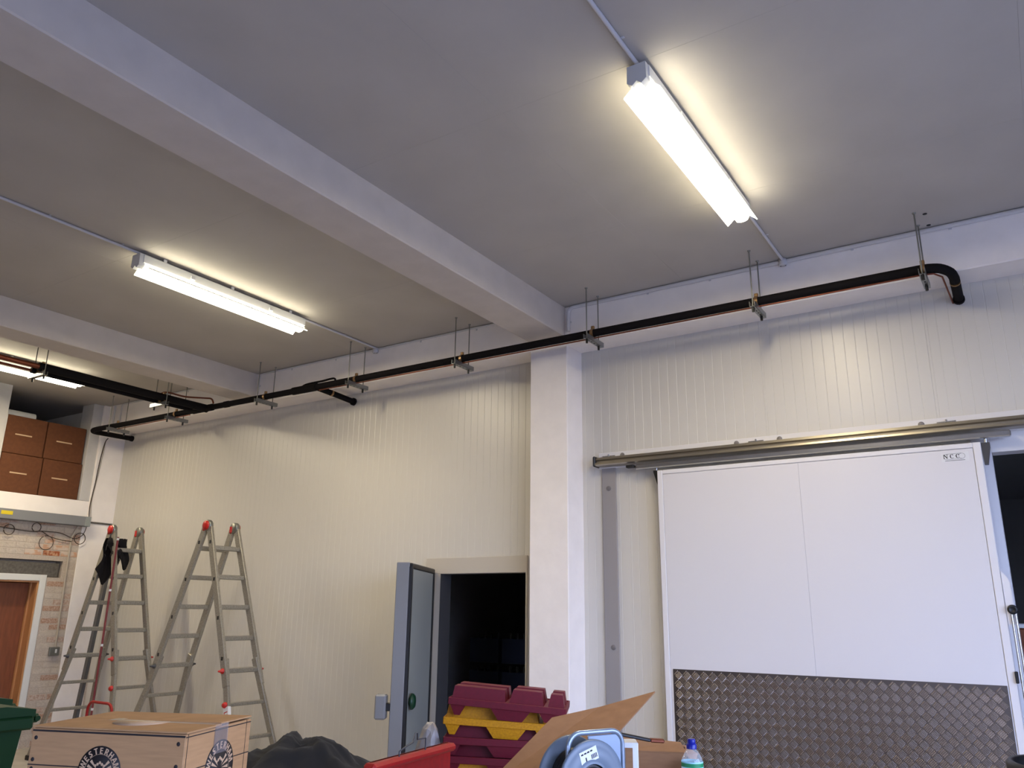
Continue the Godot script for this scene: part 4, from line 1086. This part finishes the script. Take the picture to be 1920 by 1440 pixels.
func beer_box() -> void:
	# corners of the lid at y = 1.30, as measured: front left, front right, back right
	var fl := Vector3(-2.617, 1.30, 4.846)
	var fr := Vector3(-2.142, 1.30, 4.656)
	var u := (fr - fl).normalized()
	var W := fl.distance_to(fr)
	var back := Vector3(u.z, 0, -u.x)
	var D := 0.376
	var H := 0.26
	var t := thing("printed_beer_box", (fl + fr) * 0.5 + back * D * 0.5 - Vector3(0, 1.30, 0) + Vector3(0, 1.04, 0), "pale brown beer box printed like a plank crate with round badges", "box")
	t.basis = Basis(u, Vector3.UP, -back)
	var st := ms(); span(st, Vector3(-W / 2, 0, -D / 2), Vector3(W / 2, H - 0.004, D / 2), 0.003); part(t, "carton", st, M.print)
	# two top flaps meeting in the middle, one slightly lifted at the right
	st = ms(); box(st, Vector3(0, H, D * 0.25), Vector3(W + 0.004, 0.005, D * 0.5 - 0.001), 0.001, Transform3D(Basis(Vector3(0, 0, 1), 0.0), Vector3(0, 0.0, 0))); part(t, "top_flap", st, M.print)
	st = ms(); box(st, Vector3(0, H, -D * 0.25), Vector3(W + 0.004, 0.005, D * 0.5 - 0.001), 0.001, Transform3D(Basis(Vector3(0, 0, 1), 0.008), Vector3(0, 0.002, 0))); part(t, "top_flap", st, M.print)
	st = ms(); box(st, Vector3(0.06, H + 0.0035, 0), Vector3(W * 0.72, 0.0006, 0.05)); part(t, "parcel_tape", st, M.clear_tape)
	# printed planks: dark joint lines and nail heads on both visible sides
	st = ms()
	for y in [H - 0.010, H - 0.104, H - 0.20]: box(st, Vector3(0, y, D / 2), Vector3(W - 0.004, 0.003 if y < H - 0.02 else 0.005, 0.0014))
	part(t, "plank_line", st, M.ink)
	st = ms()
	for y in [H - 0.012, H - 0.104, H - 0.20]: box(st, Vector3(W / 2, y, 0), Vector3(0.0014, 0.0028, D - 0.004))
	for z in [D / 2 - 0.012, -D / 2 + 0.03]: box(st, Vector3(W / 2, H / 2, z), Vector3(0.0014, H - 0.01, 0.002))
	part(t, "plank_line", st, M.ink)
	for s in [[-W / 2 + 0.016, H - 0.03], [-W / 2 + 0.016, H - 0.09], [-W / 2 + 0.016, H - 0.115], [W / 2 - 0.022, H - 0.03], [W / 2 - 0.022, H - 0.09], [W / 2 - 0.022, H - 0.118]]:
		st = ms(); lathe(st, [Vector2(0.006, 0), Vector2(0.005, 0.0012), Vector2(0, 0.0014)], 12, Transform3D(Basis(Vector3.RIGHT, Vector3.BACK, Vector3.DOWN), Vector3(s[0], s[1], D / 2))); part(t, "printed_nail", st, M.ink)
	badge(t, Transform3D(Basis(), Vector3(0.0 - 0.012, H - 0.115, D / 2 + 0.0004)), 0.071)
	badge(t, Transform3D(Basis(Vector3.UP, PI / 2), Vector3(W / 2 + 0.0004, H - 0.125, -0.01)), 0.082)
	st = ms(); lathe(st, [Vector2(0.085, 0), Vector2(0.085, 0.0008), Vector2(0, 0.0008)], 32, Transform3D(Basis(), Vector3(0.0, H + 0.0028, 0.03))); part(t, "lid_badge", st, M.ink_pale)
	st = ms(); span(st, Vector3(W / 2, H - 0.08, -0.04), Vector3(W / 2 + 0.0024, H + 0.004, 0.035)); part(t, "tape_end", st, M.clear_tape)

func tray(at: Vector3, turn: float, tilt: float, m: Material, label: String) -> void:
	# plastic cask rack: flat flange with frustums standing up and hanging down
	var t := thing("cask_tray", at, label, "tray", "stacked plastic cask trays")
	t.basis = Basis(Vector3.UP, turn) * Basis(Vector3(0, 0, 1), tilt)
	var st := ms(); span(st, Vector3(-0.30, -0.006, -0.20), Vector3(0.30, 0.006, 0.20), 0.003); part(t, "flange", st, m)
	st = ms()
	for s in [-1, 1]: span(st, Vector3(-0.302, -0.022, s * 0.2 - 0.004), Vector3(0.302, 0.012, s * 0.2 + 0.004), 0.002)
	for s in [-1, 1]: span(st, Vector3(s * 0.3 - 0.004, -0.022, -0.2), Vector3(s * 0.3 + 0.004, 0.012, 0.2), 0.002)
	part(t, "edge", st, m)
	var cup := func(c: Vector3, lo: Vector2, hi: Vector2, h: float) -> void:
		var k := []
		for i in 8:
			var w := hi if i & 2 else lo
			k.append(c + Vector3(w.x * (1 if i & 1 else -1), h if i & 2 else 0.0, w.y * (1 if i & 4 else -1)))
		st = ms(); hull8(st, k, c + Vector3(0, h * 0.5, 0)); part(t, "saddle", st, m)
	for z in [-0.085, 0.085]:
		cup.call(Vector3(-0.155, 0.005, z), Vector2(0.140, 0.060), Vector2(0.132, 0.052), 0.060)
		cup.call(Vector3(0.095, 0.005, z), Vector2(0.090, 0.060), Vector2(0.074, 0.048), 0.066)
		cup.call(Vector3(0.248, 0.005, z), Vector2(0.042, 0.058), Vector2(0.030, 0.046), 0.062)
	for z in [-0.174, 0.174]:
		cup.call(Vector3(-0.255, -0.005, z), Vector2(0.046, 0.024), Vector2(0.014, 0.010), -0.066)
		cup.call(Vector3(0.02, -0.005, z), Vector2(0.115, 0.024), Vector2(0.062, 0.012), -0.070)
		cup.call(Vector3(0.22, -0.005, z), Vector2(0.062, 0.024), Vector2(0.025, 0.010), -0.060)

func foreground() -> void:
	wheelie_bin(Vector3(-5.42, 0, 3.88), 0.0, "green wheelie bin nearer the printed beer box")
	wheelie_bin(Vector3(-6.06, 0, 3.70), 0.0, "green wheelie bin farther back at the left edge")
	bench(Vector3(-2.51, 0, 4.56), 0.38, Vector3(0.62, 1.04, 0.46), "small packing table under the printed beer box")
	bench(Vector3(-1.20, 0, 3.80), 0.0, Vector3(0.92, 1.04, 1.0), "packing table under the cable reel and the bottle")
	beer_box()
	# black cloth heaped over a stack
	var st := ms()
	var n := 46
	var nn := FastNoiseLite.new()
	nn.seed = 4
	nn.frequency = 1.0
	var ph := func(i: int, j: int) -> Vector3:
		var a := TAU * i / float(n)
		var f := j / 16.0
		var fold := 0.5 + 0.5 * sin(a * 7.0 + 3.0 * nn.get_noise_2d(cos(a) * 2.0, f * 3.0))
		var r := f * 0.62 if j <= 11 else 0.43 + (j - 11) * 0.03
		r *= 1.0 + 0.06 * fold * f
		var x := cos(a) * r * 1.15
		var z := sin(a) * r * 0.75
		var y := 0.90
		y += 0.13 * exp(-pow((x + 0.12) / 0.09, 2.0) - pow(z / 0.25, 2.0))
		y += 0.12 * exp(-pow((x - 0.08) / 0.16, 2.0) - pow((z + 0.05) / 0.3, 2.0))
		y += 0.07 * exp(-pow((x + 0.32) / 0.18, 2.0))
		y += 0.022 * sin(x * 17.0 + z * 13.0 + 4.0 * nn.get_noise_2d(x * 3.0, z * 3.0)) + 0.03 * nn.get_noise_2d(x * 5.0, z * 5.0)
		y -= 0.10 * f * f
		if j > 11: y = lerpf(y, 0.0, (j - 11) / 5.0)
		return Vector3(x, maxf(y, 0.0), z)
	st.set_smooth_group(1)
	for i in n:
		for j in 16:
			var a: Vector3 = ph.call(i, j)
			var b: Vector3 = ph.call((i + 1) % n, j)
			var c: Vector3 = ph.call((i + 1) % n, j + 1)
			var d: Vector3 = ph.call(i, j + 1)
			if j > 0: tri(st, a, b, c)
			tri(st, a, c, d)
	var hp := single("cloth", st, M.cloth, "crumpled black cloth heaped beside the printed beer box", "cloth")
	hp.position = Vector3(-3.24, -0.02, 3.12)
	hp.scale = Vector3(0.93, 1, 0.93)
	hp.rotation.y = 0.55
	# red board with a bent wire hook, paper bag
	var rb := thing("red_board", Vector3(-2.11, 0, 3.64), "thick red plastic board standing on edge in front of the trays", "board")
	rb.rotation.y = 0.11
	st = ms()
	var pl := [Vector2(-0.30, 0), Vector2(0.28, 0), Vector2(0.28, 1.11), Vector2(0.27, 1.127), Vector2(-0.27, 1.127), Vector2(-0.292, 1.115), Vector2(-0.30, 1.09)]
	prism(st, pl, 0.014, Transform3D(Basis(Vector3(0, 0, -1), Vector3.UP, Vector3(1, 0, 0)), Vector3(-0.03, 0, 0))); part(rb, "sheet", st, M.red_paint)
	st = ms(); box(st, Vector3(-0.01, 1.112, 0.01), Vector3(0.055, 0.03, 0.57), 0.01); part(rb, "lip", st, M.red_paint)
	st = ms(); tube(st, [Vector3(0.0, 1.10, 0.12), Vector3(0.0, 1.145, 0.12), Vector3(0.0, 1.158, 0.07), Vector3(0.0, 1.165, 0.03), Vector3(0.0, 1.195, 0.015), Vector3(0.0, 1.195, 0.0), Vector3(0.0, 1.172, 0.0), Vector3(0.0, 1.17, -0.06), Vector3(0.0, 1.12, -0.06)], 0.003, 6); part(rb, "wire_hook", st, M.dark_grey)
	st = ms()
	rng.seed = 21
	var bag := []
	for i in 9:
		var ring := []
		for k in 12:
			var a := TAU * k / 12.0
			var r := (0.09 if i < 3 else 0.11 * (1.0 - maxf(i - 3, 0.0) / 5.6)) * (1.0 + rng.randf_range(-0.12, 0.12)) + 0.012
			ring.append(Vector3(cos(a) * r, ([0.0, 0.28, 0.55, 0.80, 0.88, 0.95, 1.01, 1.055, 1.085][i] as float) + (rng.randf_range(-0.008, 0.008) if i > 0 else 0.0), sin(a) * r * 0.6))
		bag.append(ring)
	for i in 8:
		for k in 12: quad(st, bag[i][(k + 1) % 12], bag[i][k], bag[i + 1][k], bag[i + 1][(k + 1) % 12])
	for k in range(1, 11):
		tri(st, bag[8][0], bag[8][k + 1], bag[8][k]); tri(st, bag[0][0], bag[0][k], bag[0][k + 1])
	var bg := single("paper_bag", st, M.bag, "crumpled pale bag between the red board and the trays", "bag")
	bg.position = Vector3(-2.79, 0, 2.70)
	st = ms()
	var cr := thing("wooden_crate", Vector3(-2.50, 0, 2.42), "plain wooden crate under the stacked trays", "crate")
	cr.rotation.y = 0.5
	for i in 5:
		for s in [-1, 1]:
			st = ms(); box(st, Vector3(0, 0.08 + i * 0.15, s * 0.2), Vector3(0.62, 0.13, 0.02), 0.003); part(cr, "slat", st, M.bench_wood)
			st = ms(); box(st, Vector3(s * 0.32, 0.08 + i * 0.15, 0), Vector3(0.02, 0.13, 0.42), 0.003); part(cr, "slat", st, M.bench_wood)
	st = ms(); box(st, Vector3(0, 0.752, 0), Vector3(0.66, 0.016, 0.44), 0.003); part(cr, "lid", st, M.bench_wood)
	var tb := 0.5
	tray(Vector3(-2.50, 0.838, 2.42), tb + 0.10, 0.00, M.yellow, "yellow plastic cask tray at the bottom of the stack")
	tray(Vector3(-2.49, 0.926, 2.42), tb - 0.05, -0.02, M.maroon, "maroon plastic cask tray just above the bottom yellow one")
	tray(Vector3(-2.51, 1.014, 2.42), tb + 0.04, -0.03, M.maroon, "maroon plastic cask tray between the other maroon tray and the upper yellow one")
	tray(Vector3(-2.51, 1.102, 2.42), tb + 0.02, -0.05, M.yellow, "yellow plastic cask tray second from the top of the stack")
	tray(Vector3(-2.47, 1.190, 2.42), tb - 0.04, -0.07, M.maroon, "maroon plastic cask tray on top of the stack")
	cardboard_sheet()
	reel()
	box_and_bottle()
	# black bin at the right edge
	var bb := thing("black_bin", Vector3(0.0, 0, 1.42), "round black bin in front of the chequer plate at the right edge", "bin")
	st = ms(); lathe(st, [Vector2(0, 0.0), Vector2(0.21, 0.0), Vector2(0.25, 0.95), Vector2(0.235, 0.95), Vector2(0.20, 0.03), Vector2(0, 0.03)], 32); part(bb, "body", st, M.black_plastic)
	st = ms(); lathe(st, [Vector2(0.248, 0.93), Vector2(0.268, 0.935), Vector2(0.272, 0.985), Vector2(0.262, 1.0), Vector2(0.24, 0.995), Vector2(0.236, 0.95)], 32); part(bb, "rim", st, M.black_plastic)

func slab(st: SurfaceTool, p: Array, th: float) -> void:     # flat sheet of some thickness through the points
	var a: Vector3 = p[0]
	var n := ((p[1] - a) as Vector3).cross(p[2] - a).normalized() * th
	var mid := Vector3.ZERO
	for v in p: mid += v
	mid = mid / p.size() + n * 0.5
	var q := []
	for v in p: q.append(v + n)
	facing(st, p, mid); facing(st, q, mid)
	for i in p.size():
		var k := (i + 1) % p.size()
		facing(st, [p[i], p[k], q[k], q[i]], mid)

func cardboard_sheet() -> void:
	var t := thing("cardboard_sheet", Vector3(-1.45, 1.04, 3.55), "large creased cardboard sheet leaning up behind the cable reel", "cardboard")
	var o := -t.position
	var A := Vector3(-1.571, 1.105, 3.99)
	var B := Vector3(-1.570, 1.281, 3.537)
	var C := Vector3(-1.442, 1.315, 3.403)
	var T := Vector3(-1.284, 1.368, 3.256)
	var E := Vector3(-1.290, 1.262, 3.560)
	var F := Vector3(-1.40, 1.215, 3.70)
	var G := Vector3(-1.44, 1.06, 4.08)
	var H := Vector3(-1.56, 1.045, 4.12)
	var st := ms(); slab(st, [A + o, B + o, C + o, F + o, G + o, H + o], 0.005); part(t, "main_flap", st, M.kraft)
	st = ms(); slab(st, [C + o, T + o, E + o, F + o], 0.005); part(t, "end_flap", st, M.kraft)

func reel() -> void:
	var t := thing("cable_reel", Vector3(-1.195, 1.04, 4.015), "grey-blue cable reel with black cable on the packing table", "cable reel")
	var cam := Vector3(0, 1.65, 6.24)
	t.rotation.y = 1.12
	var R := 0.114
	var c := Vector3(0, 0.147, 0)
	var tilt := Basis(Vector3.RIGHT, Vector3.BACK, Vector3.DOWN)      # lathe axis along local z
	var st := ms(); lathe(st, [Vector2(0.05, -0.004), Vector2(R - 0.004, -0.006), Vector2(R, 0.0), Vector2(R - 0.004, 0.006), Vector2(R - 0.02, 0.004), Vector2(0.062, 0.004), Vector2(0.058, 0.010), Vector2(0.05, 0.010)], 48, Transform3D(tilt, c + Vector3(0, 0, 0.05))); var ff := part(t, "front_flange", st, M.reel_grey)
	st = ms(); lathe(st, [Vector2(0.03, -0.006), Vector2(R - 0.004, -0.006), Vector2(R, 0.0), Vector2(R - 0.004, 0.006), Vector2(0.03, 0.006)], 48, Transform3D(tilt, c + Vector3(0, 0, -0.055))); part(t, "back_flange", st, M.reel_grey)
	st = ms()
	var coil := []
	for i in 26 * 9 + 1:
		var a := TAU * i / 26.0
		coil.append(c + Vector3(cos(a) * 0.076, sin(a) * 0.076, -0.042 + 0.0098 * i / 26.0))
	tube(st, coil, 0.0052, 6)
	lathe(st, [Vector2(0.072, -0.045), Vector2(0.072, 0.045)], 32, Transform3D(tilt, c)); part(t, "cable", st, M.black_plastic)
	st = ms(); lathe(st, [Vector2(0.05, -0.002), Vector2(0.05, 0.006), Vector2(0.04, 0.002), Vector2(0, 0.002)], 32, Transform3D(tilt, c + Vector3(0, 0, 0.05))); var sk := part(t, "socket_plate", st, M.black_plastic)
	st = ms(); lathe(st, [Vector2(0.009, 0.002), Vector2(0.008, 0.008), Vector2(0, 0.009)], 14, Transform3D(tilt, c + Vector3(0.0, 0.012, 0.05))); part(sk, "reset_button", st, M.red_plastic)
	# sticker
	st = ms(); box(st, Vector3.ZERO, Vector3(0.062, 0.036, 0.0008)); var lb := part(ff, "sticker", st, M.paper_white)
	lb.transform = Transform3D(Basis(Vector3(0, 0, 1), 0.30), c + Vector3(-0.012, 0.072, 0.0548))
	st = ms()
	for k in 7: box(st, Vector3(0.008 + k * 0.003, -0.006, 0.0006), Vector3(0.0012 if k % 2 else 0.002, 0.012, 0.0006))
	for k in 4: box(st, Vector3(-0.022 + k * 0.011, 0.010, 0.0006), Vector3(0.008 - k, 0.004, 0.0006).abs().min(Vector3(0.008, 0.005, 0.0006)))
	box(st, Vector3(-0.012, -0.007, 0.0006), Vector3(0.004, 0.012, 0.0006))
	part(lb, "barcode", st, M.ink)
	# tubular stand behind
	st = ms()
	var fz := 0.034
	var fr := [Vector3(-0.07, 0.006, fz), Vector3(-0.07, 0.225, fz)]
	fr.append_array(arc(Vector3(-0.03, 0.237, fz), Vector3.LEFT, Vector3.UP, 0.04, 10, 90, 5))
	fr.append_array(arc(Vector3(0.085, 0.237, fz), Vector3.LEFT, Vector3.UP, 0.04, 90, 170, 5))
	fr.append(Vector3(0.125, 0.20, fz)); fr.append(Vector3(0.125, 0.006, fz))
	tube(st, fr, 0.0075, 10); part(t, "stand", st, M.reel_frame)
	st = ms(); span(st, Vector3(0.0, 0.03, fz - 0.004), Vector3(0.119, 0.268, fz + 0.002), 0.002); part(t, "side_plate", st, M.reel_frame)
	st = ms(); tube(st, [c + Vector3(0, 0, -0.09), c + Vector3(0, 0, 0.045)], 0.02, 12); part(t, "axle", st, M.reel_grey)
	st = ms(); tube(st, [Vector3(-0.07, 0.007, -0.10), Vector3(-0.07, 0.007, 0.09), Vector3(0.125, 0.007, 0.09), Vector3(0.125, 0.007, -0.10)], 0.007, 8); part(t, "foot_frame", st, M.reel_frame)
	# dark grip bar lying across
	var g := thing("pry_bar", Vector3(-1.09, 1.295, 3.86), "dark bar with copper end lying from reel to cardboard box", "bar")
	st = ms(); bar(st, Vector3(-0.05, 0.012, 0.06), Vector3(0.03, -0.012, -0.03), Vector3.UP, 0.010, 0.022, 0.003); part(g, "shaft", st, M.black_plastic)
	st = ms(); bar(st, Vector3(0.03, -0.012, -0.03), Vector3(0.065, -0.014, -0.055), Vector3.UP, 0.011, 0.024, 0.003); part(g, "tip", st, M.copper)

func box_and_bottle() -> void:
	# white carton with a brown window, then an open cardboard box
	var w := thing("white_carton", Vector3(-1.125, 1.04, 3.845), "narrow white carton with a brown panel beside the reel", "carton")
	w.rotation.y = 0.52
	var st := ms(); span(st, Vector3(-0.028, 0, -0.05), Vector3(0.028, 0.236, 0.03), 0.002); part(w, "carton", st, M.paper_white)
	st = ms(); span(st, Vector3(-0.011, 0.16, 0.0302), Vector3(0.011, 0.222, 0.0315)); part(w, "brown_panel", st, M.kraft)
	var b := thing("open_cardboard_box", Vector3(-1.125, 1.04, 3.61), "torn open cardboard box behind the water bottle", "box")
	b.rotation.y = 0.40
	st = ms()
	span(st, Vector3(-0.13, 0, 0.086), Vector3(0.085, 0.188, 0.09), 0.001)
	span(st, Vector3(-0.13, 0, -0.09), Vector3(0.085, 0.188, -0.086), 0.001)
	span(st, Vector3(-0.13, 0, -0.086), Vector3(-0.126, 0.188, 0.086), 0.001)
	span(st, Vector3(0.081, 0, -0.086), Vector3(0.085, 0.188, 0.086), 0.001)
	span(st, Vector3(-0.126, 0, -0.086), Vector3(0.081, 0.004, 0.086))
	part(b, "body", st, M.kraft)
	st = ms(); slab(st, [Vector3(-0.13, 0.188, 0.09), Vector3(0.085, 0.188, 0.09), Vector3(0.07, 0.205, 0.0), Vector3(-0.13, 0.218, 0.0)], 0.004); part(b, "flap", st, M.kraft)
	st = ms(); slab(st, [Vector3(-0.13, 0.188, -0.09), Vector3(0.085, 0.188, -0.09), Vector3(0.085, 0.196, -0.015), Vector3(-0.13, 0.226, -0.015)], 0.004); part(b, "flap", st, M.kraft)
	st = ms(); slab(st, [Vector3(0.085, 0.188, 0.088), Vector3(0.085, 0.188, -0.088), Vector3(0.125, 0.168, -0.06), Vector3(0.112, 0.150, 0.05)], 0.004); part(b, "flap", st, M.kraft)
	# water bottle
	var t := thing("water_bottle", Vector3(-0.979, 1.04, 3.70), "clear plastic water bottle with blue cap and aqua label", "bottle")
	st = ms()
	var r := 0.0325
	var prof := [Vector2(0.0, 0.0), Vector2(r - 0.005, 0.0), Vector2(r, 0.006), Vector2(r, 0.05), Vector2(r - 0.002, 0.055), Vector2(r, 0.06), Vector2(r, 0.16), Vector2(r, 0.178), Vector2(r - 0.004, 0.188), Vector2(0.0175, 0.206), Vector2(0.0125, 0.211), Vector2(0.0125, 0.226)]
	lathe(st, prof, 28); part(t, "shell", st, M.bottle_plastic)
	st = ms(); lathe(st, [Vector2(0.0155, 0.211), Vector2(0.0155, 0.224), Vector2(0.014, 0.2255), Vector2(0.0125, 0.226), Vector2(0.0125, 0.236), Vector2(0.011, 0.239), Vector2(0, 0.239)], 24); part(t, "cap", st, M.cap_blue)
	var lab := Node3D.new(); lab.name = "label_sleeve"; t.add_child(lab)
	st = ms(); lathe(st, [Vector2(r + 0.0005, 0.075), Vector2(r + 0.0005, 0.177)], 28); part(lab, "sleeve", st, M.label_aqua)
	st = ms(); lathe(st, [Vector2(r + 0.0009, 0.162), Vector2(r + 0.0009, 0.173)], 28); part(lab, "hills_band", st, M.label_green)
	st = ms(); lathe(st, [Vector2(r + 0.0009, 0.11), Vector2(r + 0.0009, 0.160)], 28); part(lab, "name_band", st, M.label_white)
	st = ms()
	var text := "Buxton"
	var facing_a := atan2(0.979, 6.24 - 3.70)      # towards the room
	for i in text.length():
		var a := facing_a + (i - 2.5) * 0.24
		st.append_from(words(text[i], 0.0125, true), 0, Transform3D(Basis(Vector3.UP, a), Vector3(sin(a), 0, cos(a)) * (r + 0.0013) + Vector3(0, 0.146 + 0.003 * cos((i - 2.5) * 0.6), 0)))
	var o := MeshInstance3D.new(); o.name = "lettering"; o.mesh = st.commit(); o.material_override = M.label_navy; lab.add_child(o)

func _ready() -> void:
	camera_and_light()
	materials()
	structure()
	left_wall()
	sliding_door()
	hinged_door()
	cold_rooms()
	lamps_and_conduits()
	pipework()
	ladders()
	left_wall_things()
	foreground()
